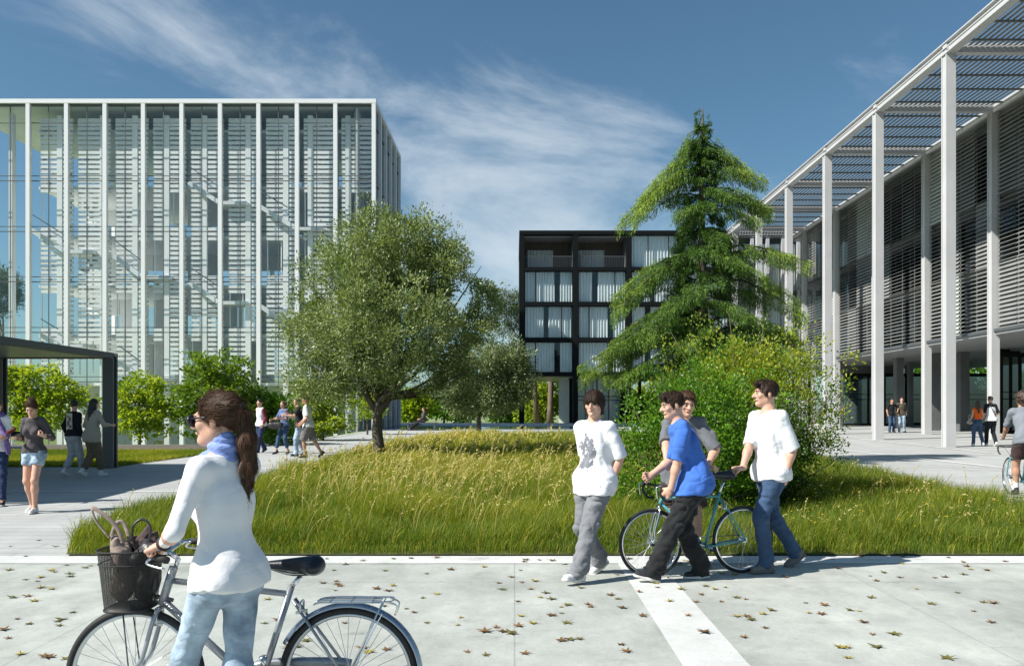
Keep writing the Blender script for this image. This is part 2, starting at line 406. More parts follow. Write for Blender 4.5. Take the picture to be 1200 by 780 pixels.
def hand(wr, d, nrmv, side, curl, s, fine):
    """palm, four fingers and a thumb; d towards the knuckles, nrmv out of the palm, side = thumb direction"""
    d = nrm(d); n = nrm(np.asarray(nrmv)-d*(np.asarray(nrmv)@d)); t = nrm(side-d*(side@d)-n*(side@n))
    P = []
    kc = wr+d*.085*s
    P.append(rc(wr-d*.01*s, wr+d*.05*s, .027*s, .033*s, .02, flat=n, ff=1.7))
    P.append(rc(wr+d*.045*s+t*.02*s, kc+t*.022*s, .021*s, .018*s, .012, flat=n, ff=1.35))
    P.append(rc(wr+d*.045*s-t*.018*s, kc-t*.024*s, .021*s, .017*s, .012, flat=n, ff=1.35))
    kf = .0035 if fine else .006
    for i, (o, L) in enumerate(((.033,.072),(.011,.080),(-.011,.075),(-.032,.060))):
        b = kc+t*o*s*.95 - d*abs(i-1.2)*.003*s; a1 = R(18+62*curl+3*i); dirs = []
        ang = 0; p = b
        for j, fr in enumerate((.44,.31,.25)):
            ang += a1*(1.0 if j == 0 else 1.15*(.25+.75*curl)); v = d*math.cos(ang)+n*math.sin(ang)+t*o*1.2*(1-curl)
            v = nrm(v); q = p+v*L*fr*s; r = (.0092-.0009*j-(.001 if i == 3 else 0))*s
            P.append(rc(p, q, r, r*.93, kf if j == 0 else .002)); p = q
    b = wr+d*.026*s+t*.026*s+n*.004*s; v1 = nrm(d*.62+t*.75+n*.25*(1+curl)); v2 = nrm(d*.92+t*(.25-.5*curl)+n*(.35+.7*curl)); v3 = nrm(d*.9-t*.6*curl+n*(.4+.6*curl))
    q1 = b+v1*.036*s; q2 = q1+v2*.033*s; q3 = q2+v3*.024*s
    P += [rc(b, q1, .0135*s, .0112*s, .01), rc(q1, q2, .0108*s, .0098*s, .002), rc(q2, q3, .0098*s, .0082*s, .002)]
    return P
def person(sp):
    """sp: dict describing build, pose and clothes; one continuous body mesh, clothes and hair as children"""
    H = sp.get('h', 1.75); s = H/1.75; fem = sp.get('fem', False); h = sp.get('vox', .009); fine = h < .006
    X, Y = sp['at']; yaw = R(sp['yaw'])
    root = thing('person', sp['label'], 'person', (X, Y, sp.get('z', gz(Y))), yaw, sp.get('group'))
    sk = sp.get('skin', SKIN)
    fl = np.array([0,-1.,0]); up = np.array([0,0,1.])
    # feet: (x, y, heel lift, toe yaw, toe lift)
    FT = {k: sp['feet'][k] for k in 'LR'}
    tl, sl_ = .435*s, .415*s
    pel = np.array(sp.get('pelvis', (0, 0, .945)), float); pel = np.array([pel[0], pel[1], pel[2]*s])
    lean = sp.get('lean', 3); twist = sp.get('twist', 0); side = sp.get('side', 0); slump = sp.get('slump', 4)
    hyaw = sp.get('hipyaw', 0)
    Rp = rot('Z', hyaw) @ rot('X', lean*.3)
    Rt = rot('Z', twist) @ rot('Y', side) @ rot('X', lean)
    Rc = rot('Z', twist) @ rot('Y', side) @ rot('X', lean+slump)
    hw = (.088 if not fem else .080)*s; sw = (.158 if not fem else .142)*s
    hip = {'L': pel+Rp@np.array([hw,0,-.02*s]), 'R': pel+Rp@np.array([-hw,0,-.02*s])}
    waist = pel+Rt@np.array([0,0,.15*s]); chest = waist+Rc@np.array([0,0.005,.19*s]); nb = waist+Rc@np.array([0,.012*s,.385*s])
    sh = {'L': waist+Rc@np.array([sw,.01*s,.325*s]), 'R': waist+Rc@np.array([-sw,.01*s,.325*s])}
    hy, hp, hr = sp.get('head', (0,0,0))
    Rh = rot('Z', hy) @ rot('Y', hr) @ rot('X', hp)
    hc = nb+np.array([0,0,0])+Rh@np.array([0,-.022*s,.165*s])
    B = []; legs = {}
    for k in 'LR':
        f = FT[k]; fx, fy, lift, ty = f[:4]; toe = f[4] if len(f) > 4 else 0; fz = f[5] if len(f) > 5 else 0
        Rf = rot('Z', ty) @ rot('X', math.degrees(math.atan2(lift, .2*s))-toe)
        if lift > 0:   # heel raised, ball of the foot stays down
            ball = np.array([fx, fy, fz*1.0]) + rot('Z', ty)@np.array([0,-.13*s,.025]); ank = ball + Rf@np.array([0,.13*s,.065*s])
        else:
            heel = np.array([fx, fy, .012+fz])+rot('Z', ty)@np.array([0,.05*s,.0]); ank = heel+Rf@np.array([0,-.05*s,.085*s])
        pole = sp.get('knee', {}).get(k, rot('Z', (ty+hyaw)*.6)@np.array([0,-1.,.12]))
        kn, ank2 = ik(hip[k], ank, tl, sl_, pole)
        legs[k] = (hip[k], kn, ank, Rf, ank2)
    arms = {}
    for k in 'LR':
        a = sp['arms'][k]; tgt = np.array(a['w'], float)
        if a.get('rel', True): tgt = sh[k]+ (tgt*s)
        sg = 1 if k == 'L' else -1
        pole = a.get('pole', (sg*.35, 1.0, -.4))
        elb, wr_ = ik(sh[k], tgt, .285*s, .25*s, pole)
        d = np.array(a.get('d', wr_-elb), float); n = np.array(a.get('n', (-sg*1.0, -.2, 0)), float)
        tv = np.array(a.get('t', (0,-1.,.1)), float)
        arms[k] = (sh[k], elb, wr_, d, n, tv, a.get('curl', .35))
    bm = .92 if fem else 1.0
    # body
    tor = [el3(chest+Rc@np.array([0,0,-.02*s]), np.array((.126*bm,.090,.18))*s, Rc, .05),
           el3(waist+Rt@np.array([0,0,.0]), np.array((.108*bm,.080,.15))*s, Rt, .05),
           el3(pel+Rp@np.array([0,.01*s,0]), np.array((.138*bm,.10,.11))*s, Rp, .05),
           rc(sh['L']*.82+nb*.18, sh['R']*.82+nb*.18, .052*s, .052*s, .05),
           rc(nb-up*.04*s, nb+up*.015*s, .072*s*bm, .055*s*bm, .05)]
    if fem: tor += [el3(chest+Rc@np.array([q*.068*s,-.088*s,-.02*s]), np.array((.058,.055,.06))*s, Rc, .03) for q in (1,-1)]
    nk = .050 if fem else .058
    B += tor
    B += [rc(nb+up*.0, hc+Rh@np.array([0,.022*s,-.06*s]), nk*s, (nk-.002)*s, .03)]
    # head: skull, face wedge, jaw, nose, brow, lips, ears
    hs = s*(.97 if fem else 1.0)
    def hp_(x,y,z): return hc+Rh@(np.array([x,y,z])*hs)
    HD = [el3(hp_(0,.016,.030), np.array((.074,.093,.088))*hs, Rh, .03),
          el3(hp_(0,-.030,-.022), np.array((.060,.060,.082))*hs, Rh, .03),
          rc(hp_(.038,.0,-.060), hp_(0,-.062,-.092), .026*hs, .022*hs, .025), rc(hp_(-.038,.0,-.060), hp_(0,-.062,-.092), .026*hs, .022*hs, .025),
          rc(hp_(0,-.085,.012), hp_(0,-.112,-.024), .010*hs, .0145*hs, .010),
          rc(hp_(.012,-.094,-.026), hp_(-.012,-.094,-.026), .010*hs, .010*hs, .008),
          rc(hp_(.040,-.078,.026), hp_(-.040,-.078,.026), .011*hs, .011*hs, .014),
          rc(hp_(.045,-.062,-.018), hp_(.040,-.060,-.02), .018*hs, .016*hs, .02), rc(hp_(-.045,-.062,-.018), hp_(-.040,-.060,-.02), .018*hs, .016*hs, .02),
          el3(hp_(.032,-.098,.006), np.array((.016,.016,.012))*hs, Rh, .012, op='s'), el3(hp_(-.032,-.098,.006), np.array((.016,.016,.012))*hs, Rh, .012, op='s'),
          rc(hp_(.020,-.088,-.056), hp_(-.020,-.088,-.056), .0085*hs, .0085*hs, .008),
          rc(hp_(0,-.080,-.094), hp_(0,-.078,-.097), .016*hs, .014*hs, .015),
          el3(hp_(.077,.016,-.008), np.array((.009,.018,.032))*hs, Rh, .008), el3(hp_(-.077,.016,-.008), np.array((.009,.018,.032))*hs, Rh, .008)]
    B += HD
    for k in 'LR':
        a, e, w, d, n, tv, cu = arms[k]; am = .86 if fem else 1.0
        B += [rc(a, e, .050*s*am, .040*s*am, .03), rc(e, e+(w-e)*.35, .038*s*am, .041*s*am, .02), rc(e+(w-e)*.3, w, .040*s*am, .027*s*am, .02)]
        B += hand(w, d, n, tv, cu, s*(.93 if fem else 1), fine)
    sitz = sp.get('bare_leg')
    for k in 'LR':
        hpj, kn, an, Rf, _ = legs[k]; lm = .95 if fem else 1.0
        if sp['wear'].get('legs', {}).get('end', 1.0) > .8: lm *= .80
        cal = np.array(Rf@np.array([0,.02,0]))
        B += [rc(hpj, kn, .085*s*lm, .056*s*lm, .04), rc(kn, kn+(an-kn)*.35+nrm(cal)*.008, .052*s*lm, .056*s*lm, .03), rc(kn+(an-kn)*.3+nrm(cal)*.008, an, .055*s*lm, .036*s*lm, .03)]
        B += [rc(an, an+Rf@np.array([0,.03*s,-.045*s]), .036*s, .03*s, .02), rc(an+Rf@np.array([0,0,-.035*s]), an+Rf@np.array([0,-.13*s,-.058*s]), .036*s, .024*s, .02)]
    sdfobj('body', B, h, sk, root)
    # eyes, brows, mouth
    if sp.get('eyes', True) and h < .0085:
        for q in (1,-1):
            mb = MB(); c = Vector(hp_(q*.031,-.0775,.004)); rr = .0118*hs
            P=[]; n=8
            for i in range(1,6):
                for j in range(n): P.append(c+Vector((math.sin(i*math.pi/6)*math.cos(j*2*math.pi/n), math.sin(i*math.pi/6)*math.sin(j*2*math.pi/n), math.cos(i*math.pi/6)))*rr)
            fc=[(i*n+j,(i)*n+(j+1)%n,(i+1)*n+(j+1)%n,(i+1)*n+j) for i in range(4) for j in range(n)]
            mb.add(P,fc); e = mb.build('eye', MEYE, root, smooth=True)
            mi = MB(); f0 = Vector(Rh@np.array([0,-1.,0])); mi.tube([c+f0*.008*hs, c+f0*(rr+.0012)], [.0072*hs,.0062*hs], 8); mi.build('iris', MIRIS, e)
            mb = MB(); mb.tube([hp_(q*.014,-.094,.026), hp_(q*.034,-.091,.031), hp_(q*.052,-.078,.026)], [.003*hs,.0042*hs,.0022*hs], 6); mb.build('eyebrow', MBROW, root, smooth=True)
        sdfobj('lips', [rc(hp_(.018,-.0885,-.057), hp_(-.018,-.0885,-.057), .0068*hs, .0068*hs, .004), rc(hp_(.008,-.0945,-.057), hp_(-.008,-.0945,-.057), .0058*hs, .0058*hs, .006)], min(h,.004), MLIP, root)
    g = sp['wear']
    # ---- trousers / shorts / jeans
    if 'legs' in g:
        L = g['legs']; loose = L.get('loose', .012)+max(0, h-.006)*.9; end = L.get('end', 1.0); hem = L.get('hem', .0)
        P = [el3(pel+Rp@np.array([0,.01*s,0]), (np.array((.158*bm,.116,.13))*s+loose*.7), Rp, .05),
             el3(pel+Rt@np.array([0,0,.07*s]), (np.array((.126*bm,.094,.10))*s+loose*.5), Rt, .05, clip=[(pel+Rt@np.array([0,0,.12*s]), Rt@np.array([0,0,1.]))])]
        for k in 'LR':
            hpj, kn, an, Rf, _ = legs[k]
            P.append(el3(hpj+Rp@np.array([0,.035*s,-.02*s]), np.array((.085*bm*(.94 if fem else 1),.088,.09))*s+loose*.5, Rp, .05))
            if end > .55:
                kk = kn+nrm(kn-(hpj+an)/2+1e-6)*.0
                P.append(rc(hpj, kk, (.094 if not fem else .083)*s+loose*.8, .058*s+loose, .04))
                e = kn+(an-kn)*((end-.5)*2)
                u = nrm(an-kn); ee = e+u*.02
                r1 = .046*s+loose*1.25+hem
                P.append(rc(kk, ee, .060*s+loose, r1, .03, clip=[(e+u*.005, u)] if end < 1.2 else []))
                if end >= .98 and loose > .008:   # bunched hem over the shoe
                    P.append(rc(e-u*.02+Rf@np.array([0,-.02,0]), e+u*.015+Rf@np.array([0,-.03,0]), r1*.9, r1*.95, .02))
            else:
                e = hpj+(kn-hpj)*(end*2); u = nrm(kn-hpj)
                P.append(rc(hpj, e+u*.03, .094*s+loose, .078*s*(1 if end<.3 else .85)+loose*1.4, .04, clip=[(e, u)]))
        sdfobj(L.get('name','trousers'), P, h, L['m'], root, wr=(L.get('wr', .006), (9,9,13)))
    # ---- top
    if 'top' in g:
        T = g['top']; lo = T.get('loose', .02); hz = T.get('hem', -.06)*s; sleeve = T.get('sleeve', .45); flare = T.get('flare', .0)
        hemc = pel+Rt@np.array([0,0,hz]); dn = Rt@np.array([0,0,-1.])
        cl = [(hemc, dn)]
        P = [el3(chest+Rc@np.array([0,0,-.02*s]), np.array((.138*bm,.104,.19))*s+lo, Rc, .06, clip=cl),
             rc(chest+Rc@np.array([0,0,-.03*s]), waist+Rt@np.array([0,0,-.02*s]), .126*s*bm+lo, (.124 if not fem else .114)*s*bm+lo*.9+flare*.25, .05, flat=Rt@np.array([0,1.,0]), ff=1.28, clip=cl),
             rc(waist+Rt@np.array([0,0,-.02*s]), pel+Rt@np.array([0,0,hz-.03]), (.124 if not fem else .114)*s*bm+lo*.9+flare*.25, .136*s+lo+flare, .05, flat=Rt@np.array([0,1.,0]), ff=1.22, clip=cl),
             rc(sh['L']*.86+nb*.14, sh['R']*.86+nb*.14, .056*s+lo*.5, .056*s+lo*.5, .05),
             rc(nb-up*.05*s, nb-up*.005*s, .082*s*bm, .066*s*bm+.004, .045, clip=[(nb+up*T.get('neck', .012)*s-fl*.0, nrm(up*1.0+Rc@np.array([0,-.42,0])))])]
        if fem: P += [el3(chest+Rc@np.array([q*.068*s,-.09*s,-.02*s]), np.array((.062,.06,.066))*s+lo*.2, Rc, .04) for q in (1,-1)]
        if hz < .02:
            pl = g.get('legs', {}).get('loose', .012); ex = .006+(.006 if fem else 0)+flare*.15+g.get('legs', {}).get('wr', .006)*.8
            P.append(el3(pel+Rp@np.array([0,.012*s,0]), np.array((.158*bm,.118,.15))*s+pl*.7+ex, Rp, .06, clip=cl))
            for k in 'LR':
                hpj, kn, an, Rf, _ = legs[k]
                P.append(el3(hpj+Rp@np.array([0,.035*s,-.02*s]), np.array((.086*bm*(.94 if fem else 1),.090,.10))*s+pl*.6+ex, Rp, .06, clip=cl))
                if not fem: P.append(rc(hpj, kn, .096*s+pl*.8+ex, .07*s+pl+ex, .06, clip=cl))
        SL2 = []
        for k in 'LR':
            a, e, w, *_ = arms[k]; am = .88 if fem else 1.0; rl = T.get('sl_loose', lo*.8)*.62
            if sleeve <= 0: continue
            Q = []
            if sleeve <= .55:
                q = a+(e-a)*(sleeve*2); u = nrm(e-a)
                Q.append(rc(a, q+u*.03, .056*s*am+rl*.7, .050*s*am+rl*1.25, .035, clip=[(q, u)]))
            else:
                q = e+(w-e)*((sleeve-.5)*2); u = nrm(w-e)
                Q.append(rc(a, e, .056*s*am+rl*.7, .044*s*am+rl, .035))
                Q.append(rc(e, q+u*.02, .044*s*am+rl, .030*s*am+rl*.85, .02, clip=[(q, u)]))
            (SL2 if 'sleeve_m' in T else P).extend(Q)
        to = sdfobj(T.get('name','shirt'), P, h, T['m'], root, wr=(T.get('wr', .007), T.get('wrs', (8,8,6))))
        for q_ in range(0, len(SL2), max(1, len(SL2)//2)): sdfobj('sleeve', SL2[q_:q_+max(1, len(SL2)//2)], h, T['sleeve_m'], root, wr=(.005, (10,10,10)))
        if T.get('collar'): sdfobj('collar', [rc(nb-up*.012*s, nb+up*.03*s, .07*s, .060*s, .01)], h, T['collar'], root)
    # ---- shoes
    if 'shoes' in g:
        S = g['shoes']; sm, solem = S['m'], S.get('sole', S['m'])
        for k in 'LR':
            hpj, kn, an, Rf, _ = legs[k]; fw = .95 if fem else 1.0
            bz = -.088*s
            def q(x,y,z): return an+Rf@(np.array([x,y,z])*s)
            flt = Rf@np.array([0,0,1.])
            P = [rc(q(0,.035,-.05), q(0,-.02,-.045), .040*s*fw, .042*s*fw, .02),
                 rc(q(0,-.03,-.050), q(0,-.135,-.062), .040*s*fw, .036*s*fw, .03, flat=flt, ff=1.15),
                 rc(q(0,.02,-.03), q(0,.01,.0 if S.get('low') else .012), .040*s, .040*s, .02)]
            cut = [(q(0,0,-.078), Rf@np.array([0,0,-1.]))]
            for p in P: p['clip'] = cut
            ob = sdfobj('shoe', P, min(h,.006), sm, root)
            P2 = [rc(q(0,.038,-.079), q(0,-.03,-.079), .042*s*fw, .041*s*fw, .02, clip=[(q(0,0,-.070), flt), (q(0,0,bz/s-.004), -flt)]),
                  rc(q(0,-.03,-.079), q(0,-.14,-.079), .040*s*fw, .041*s*fw, .02, clip=[(q(0,0,-.070), flt), (q(0,0,bz/s-.004), -flt)])]
            sdfobj('sole', P2, min(h,.006), solem, ob)
            if S.get('stripes'):
                for j in range(3):
                    for sd in (1,-1):
                        mb = MB(); mb.tube([q(sd*.038*fw,-.035-.024*j,-.066), q(sd*.030*fw,-.022-.024*j,-.024)], .0042, 5); mb.build('stripe', S['stripes'], ob)
            if S.get('sock') is not None:
                sdfobj('sock', [rc(an+nrm(kn-an)*.0, an+nrm(kn-an)*S.get('sock_h',.05), .045*s, .046*s, .01)], h, S['sock'], root)
    # ---- hair
    hst = sp.get('hair', 'short'); hm = sp.get('hairm', HB)
    face = [el3(hp_(0,-.092,-.046), np.array((.066,.078,.108))*hs, Rh, .012, op='s'), el3(hp_(0,-.02,-.075), np.array((.10,.055,.062))*hs, Rh, .012, op='s')]
    if hst == 'short':
        P = [el3(hp_(0,.020,.040), np.array((.081,.099,.089))*hs, Rh, .02, clip=[(hp_(0,.02,-.040), Rh@nrm((0,.15,-1.)))])] + face + [rc(hp_(.074,-.018,.03), hp_(.075,-.014,-.012), .010*hs, .006*hs, .01), rc(hp_(-.074,-.018,.03), hp_(-.075,-.014,-.012), .010*hs, .006*hs, .01),
             el3(hp_(0,-.030,.098), np.array((.058,.056,.032))*hs, Rh, .02), el3(hp_(.02,-.078,.088), np.array((.040,.020,.018))*hs, Rh, .012)]
    elif hst == 'mid':
        P = [el3(hp_(0,.012,.038), np.array((.091,.107,.096))*hs, Rh, .02, clip=[(hp_(0,.02,-.075), Rh@nrm((0,.1,-1.)))]),
             rc(hp_(.072,.020,.02), hp_(.066,.018,-.065), .028*hs, .018*hs, .02), rc(hp_(-.072,.020,.02), hp_(-.066,.018,-.065), .028*hs, .018*hs, .02),
             rc(hp_(0,.07,.0), hp_(0,.065,-.09), .05*hs, .03*hs, .03),
             el3(hp_(0,-.085,-.072), np.array((.060,.07,.090))*hs, Rh, .010, op='s'),
             rc(hp_(.045,-.075,.062), hp_(-.035,-.094,.036), .022*hs, .017*hs, .02), rc(hp_(0,-.08,.066), hp_(.042,-.088,.030), .022*hs, .012*hs, .02)]
    elif hst in ('long', 'tail', 'bun'):
        P = [el3(hp_(0,.018,.038), np.array((.084,.100,.092))*hs, Rh, .02, clip=[(hp_(0,.02,-.058), Rh@nrm((0,-.25,-1.)))])] + face
        if hst == 'long':
            P += [rc(hp_(0,.075,.01), nb+Rc@np.array([0,.085,-.02]), .062*hs, .070*hs, .04), rc(nb+Rc@np.array([0,.085,-.02]), nb+Rc@np.array([0,.11,-.20*s]), .070*hs, .035*hs, .03, flat=Rc@np.array([0,1.,0]), ff=1.4),
                  rc(hp_(.066,.03,.01), hp_(.068,.03,-.13), .026*hs, .022*hs, .03), rc(hp_(-.066,.03,.01), hp_(-.068,.03,-.13), .026*hs, .022*hs, .03)]
        if hst == 'tail':
            t0 = hp_(0,.095,.040); t1 = hp_(0,.128,.015); t2 = hp_(.0,.148,-.09); t3 = hp_(.0,.140,-.22); t4 = hp_(.01,.125,-.36)
            P += [rc(t0, t1, .022*hs, .027*hs, .02), rc(t1, t2, .028*hs, .035*hs, .02), rc(t2, t3, .035*hs, .030*hs, .02), rc(t3, t4, .030*hs, .007*hs, .02), rc(t2+.01, t4+np.array([.02,.0,.03]), .022, .004, .01), rc(t2-.01, t4+np.array([-.025,.01,.06]), .022, .004, .01)]
        if hst == 'bun':
            P += [el3(hp_(0,.045,.135), np.array((.042,.042,.036))*hs, Rh, .01)]
    elif hst == 'curly':
        P = [el3(hp_(0,.025,.030), np.array((.108,.118,.110))*hs, Rh, .02), rc(hp_(0,.07,0), hp_(0,.06,-.09), .075*hs, .05*hs, .03)] + face
    hob = sdfobj('hair', P, min(h, .006), hm, root, wr=(.0035 if hst in ('short','mid') else .005 if hst != 'curly' else .012, (34,34,12) if hst in ('short','mid') else (42,42,7) if hst != 'curly' else (22,22,22)))
    if h < .0078 and hst != 'curly':
        me = hob.data; nv = len(me.vertices); co = np.empty(nv*3, np.float32); no = np.empty(nv*3, np.float32)
        me.vertices.foreach_get('co', co); me.vertex_normals.foreach_get('vector', no); co = co.reshape(-1,3); no = no.reshape(-1,3)
        ns = sp.get('strands', 3500); rq = np.random.RandomState(2); pi = rq.randint(0, nv, ns); Pn, Nn = co[pi], no[pi]
        crown = hp_(0,.045,.125) if hst in ('short','mid') else hp_(0,-.02,.11)
        fl_ = Pn-crown; fl_ = fl_/np.linalg.norm(fl_,axis=1)[:,None]
        if hst in ('tail','bun'):
            tgt = hp_(0,.10,.045) if hst == 'tail' else hp_(0,.045,.12); up_ = (Pn@Rh[:,1]-hc@Rh[:,1]) < .105*hs
            t2_ = tgt-Pn; t2_ = t2_/np.maximum(1e-5,np.linalg.norm(t2_,axis=1))[:,None]; fl_ = np.where(up_[:,None], t2_, np.array([0,0,-1.]))
        elif hst == 'long': fl_ = fl_*.3+np.array([0,0,-1.])
        fl_ = fl_+rq.normal(size=fl_.shape)*.16; fl_ -= Nn*(fl_*Nn).sum(1)[:,None]; fl_ /= np.maximum(1e-5,np.linalg.norm(fl_,axis=1))[:,None]
        Ls = (.030 if hst in ('short','mid') else .05)*(.5+rq.rand(ns)); sd = np.cross(fl_, Nn); wq = (.0011 if h < .005 else .0016)
        V = []; 
        for tt, of in ((0,-.001),(.33,.0035),(.66,.004),(1,.0015)):
            c_ = Pn+fl_*(Ls*tt)[:,None]+Nn*(of+.002*rq.rand(ns))[:,None]; ww = wq*(1-.7*tt)
            V += [c_-sd*ww, c_+sd*ww]
        V = np.stack(V,1).reshape(-1,3); b_ = np.arange(ns)[:,None]*8
        fq = np.concatenate([b_+np.array([[0,1,3,2]]), b_+np.array([[2,3,5,4]]), b_+np.array([[4,5,7,6]])],1).ravel()
        if hm.name not in STR: 
            c0 = {'hair_dark_brown':(.035,.02,.013),'hair_brown':(.065,.033,.018),'hair_black':(.012,.010,.009)}[hm.name]
            sm_ = leafmat('strand_'+hm.name, tuple(q*.5 for q in c0), tuple(q*2.6 for q in c0), trans=.1, rough=.55); STR[hm.name] = sm_
        npmesh('strands', V, fq, np.full(ns*3,4), STR[hm.name], hob, attr=np.repeat(rq.rand(ns)**1.5, 8))
    sp['_j'] = dict(legs=legs, arms=arms, nb=nb, hc=hc, Rh=Rh, chest=chest, waist=waist, pel=pel, Rc=Rc, Rt=Rt, hp=hp_, s=s, hs=hs)
    return root
# ---------------------------------------------------------------- ground, paving, water
def sheet(name, xs, ys, zoff, m, zf=None):
    zf = zf or gz; mb = MB()
    V = [(x, y, zf(y)+zoff) for y in ys for x in xs]; n = len(xs)
    Fc = [(j*n+i, j*n+i+1, (j+1)*n+i+1, (j+1)*n+i) for j in range(len(ys)-1) for i in range(n-1)]
    return mb.add(V, Fc).build(name, m)
def pavemat(name, base, slabx, slaby, streak, contrast=.1, joint=.012, stain=.25):
    m, t, b = nodes(name); N = t.nodes; L = t.links
    tcn = N.new('ShaderNodeTexCoord')
    def noise(sc, stretch, det=6, ro=.6):
        mp = N.new('ShaderNodeMapping'); mp.inputs['Scale'].default_value = stretch; L.new(tcn.outputs['Object'], mp.inputs[0])
        n = N.new('ShaderNodeTexNoise'); n.inputs['Scale'].default_value = sc; n.inputs['Detail'].default_value = det; n.inputs['Roughness'].default_value = ro
        L.new(mp.outputs[0], n.inputs['Vector']); return n.outputs['Fac']
    def rng(v, a, b_, c, d):
        r = N.new('ShaderNodeMapRange'); L.new(v, r.inputs['Value'])
        for k_, x in zip(('From Min','From Max','To Min','To Max'), (a,b_,c,d)): r.inputs[k_].default_value = x
        return r.outputs[0]
    def mul(a, b_):
        n = N.new('ShaderNodeMath'); n.operation = 'MULTIPLY'; L.new(a, n.inputs[0])
        if isinstance(b_, float): n.inputs[1].default_value = b_
        else: L.new(b_, n.inputs[1])
        return n.outputs[0]
    big = rng(noise(.55, (1,1,1), 8, .65), .3, .72, 1-contrast, 1+contrast*.6)
    mid = rng(noise(3.2, (1, streak, 1), 8, .72), .32, .7, 1-contrast*.9, 1.04)
    fine = rng(noise(46, (1,1,1), 4, .7), .3, .7, .93, 1.05)
    st = rng(noise(1.6, (1.1, 2.2, 1), 9, .78), .57, .74, 1.0, 1-stain)
    v = mul(mul(mul(big, mid), fine), st)
    if stain > .4: v = mul(v, rng(noise(7.5, (1,1.6,1), 10, .8), .60, .72, 1.0, .70))
    if slabx:
        br = N.new('ShaderNodeTexBrick'); br.inputs['Scale'].default_value = 1.0; br.inputs['Brick Width'].default_value = slabx; br.inputs['Row Height'].default_value = slaby
        br.inputs['Mortar Size'].default_value = joint; br.inputs['Color1'].default_value = (1,1,1,1); br.offset = 0 if slabx == 3.2 else .5; br.inputs['Color2'].default_value = (.95,.95,.95,1) if slabx == 3.2 else (.90,.90,.90,1); br.inputs['Mortar'].default_value = (.72,.72,.72,1)
        L.new(tcn.outputs['Object'], br.inputs['Vector']); bw = N.new('ShaderNodeRGBToBW'); L.new(br.outputs['Color'], bw.inputs[0]); v = mul(v, bw.outputs[0])
    cm = N.new('ShaderNodeMix'); cm.data_type = 'RGBA'; cm.blend_type = 'MULTIPLY'; cm.inputs['Factor'].default_value = 1
    cm.inputs[6].default_value = (*base, 1); cc = N.new('ShaderNodeCombineColor')
    for i in range(3): L.new(v, cc.inputs[i])
    L.new(cc.outputs[0], cm.inputs[7]); L.new(cm.outputs[2], b.inputs['Base Color'])
    b.inputs['Roughness'].default_value = .85
    bp = N.new('ShaderNodeBump'); bp.inputs['Distance'].default_value = .004; bp.inputs['Strength'].default_value = .8; L.new(noise(30, (1,1,1), 6, .7), bp.inputs['Height']); L.new(bp.outputs[0], b.inputs['Normal'])
    return m
M['pave'] = pavemat('worn_concrete', (.49,.515,.475), 3.2, 2.6, .6, .30, joint=.006, stain=.50)
M['boards'] = pavemat('streaked_paving', (.46,.47,.46), 3.6, .30, .12, .12, joint=.02, stain=.12)
M['band'] = pavemat('pale_stone_band', (.63,.64,.62), 0, 0, 1, .16, stain=.45)
M['soil'] = mat('meadow_soil', (.09,.115,.03), .95, var=.4, vscale=2.5, c2=(.15,.16,.05))
M['lawnbase'] = mat('lawn_soil', (.07,.10,.025), .95, var=.35, vscale=1.5, c2=(.14,.15,.04))
M['far'] = mat('far_meadow', (.16,.22,.07), .95, var=.25, vscale=.05, c2=(.22,.26,.12))

ys = [-6,0,5,9,14,20,30,40,50,58,64,66,70,76,82,88,95,102,110,118,126,160,240,400,800,2000,6000]
ys = sorted(ys+[28.6, 28.7, 63.9])
mb = MB(); xs = [-6000,-900,-200,-60,-20,-9.05,-8.95,0,60,200,900,6000]; n = len(xs)
mb.add([(x, y, (-1.0 if (-200 < x <= -9.05 and 28.7 <= y <= 63.9) else gz(y)-.06)) for y in ys for x in xs], [(j*n+i, j*n+i+1, (j+1)*n+i+1, (j+1)*n+i) for j in range(len(ys)-1) for i in range(n-1)])
struct(mb.build('ground', M['far']))
# foreground strip of worn concrete, then boarded paving
struct(sheet('paving_foreground', [-14,-4,4,14], [-5,0,4,8.675], 0, M['pave']))
struct(sheet('paving_band', [-14,0,14], [8.68,9.10], .004, M['band']))
struct(sheet('paving_left', [-40,-25,-12,-4.2,14,40], [9.10,15,22,28.55], 0, M['boards']))
_e = [(28.55,-9.35),(34,-8.75),(40,-8.15),(47.9,-7.85),(64.5,-7.85)]; mb = MB()
mb.add([(x, y, gz(y)) for y, xe in _e for x in (xe, 4, 40)], [(3*i+a, 3*i+a+1, 3*i+a+4, 3*i+a+3) for i in range(4) for a in (0,1)])
struct(mb.build('paving_right', M['boards']))
mb = MB()
for (ya, xa), (yb_, xb_) in zip(_e[:3], _e[1:4]): mb.add([(xa-.18,ya,-1),(xa,ya,-1),(xb_,yb_,-1),(xb_-.18,yb_,-1),(xa-.18,ya,gz(ya)+.02),(xa,ya,gz(ya)+.02),(xb_,yb_,gz(yb_)+.02),(xb_-.18,yb_,gz(yb_)+.02)], [(0,3,2,1),(4,5,6,7),(0,1,5,4),(1,2,6,5),(2,3,7,6),(3,0,4,7)])
struct(mb.build('path_kerb', M['band']))
struct(sheet('paving_strip', [1.05,1.47], [-5,0,4,8.675], .004, M['band']))
def line(x0, y0, x1, y1, w, name='paving_line', zo=.006):
    a = Vector((x0,y0)); b = Vector((x1,y1)); d = (b-a).normalized(); p = Vector((-d.y,d.x))*w/2
    n = 8; V=[]; Fc=[]
    for i in range(n+1):
        c = a.lerp(b, i/n)
        for q in (c+p, c-p): V.append((q.x,q.y,gz(q.y)+zo))
    for i in range(n): Fc.append((2*i,2*i+1,2*i+3,2*i+2))
    struct(MB().add(V,Fc).build(name, M['band']))
def gp(px, py): Y = foot(py); return PX(px, Y), Y
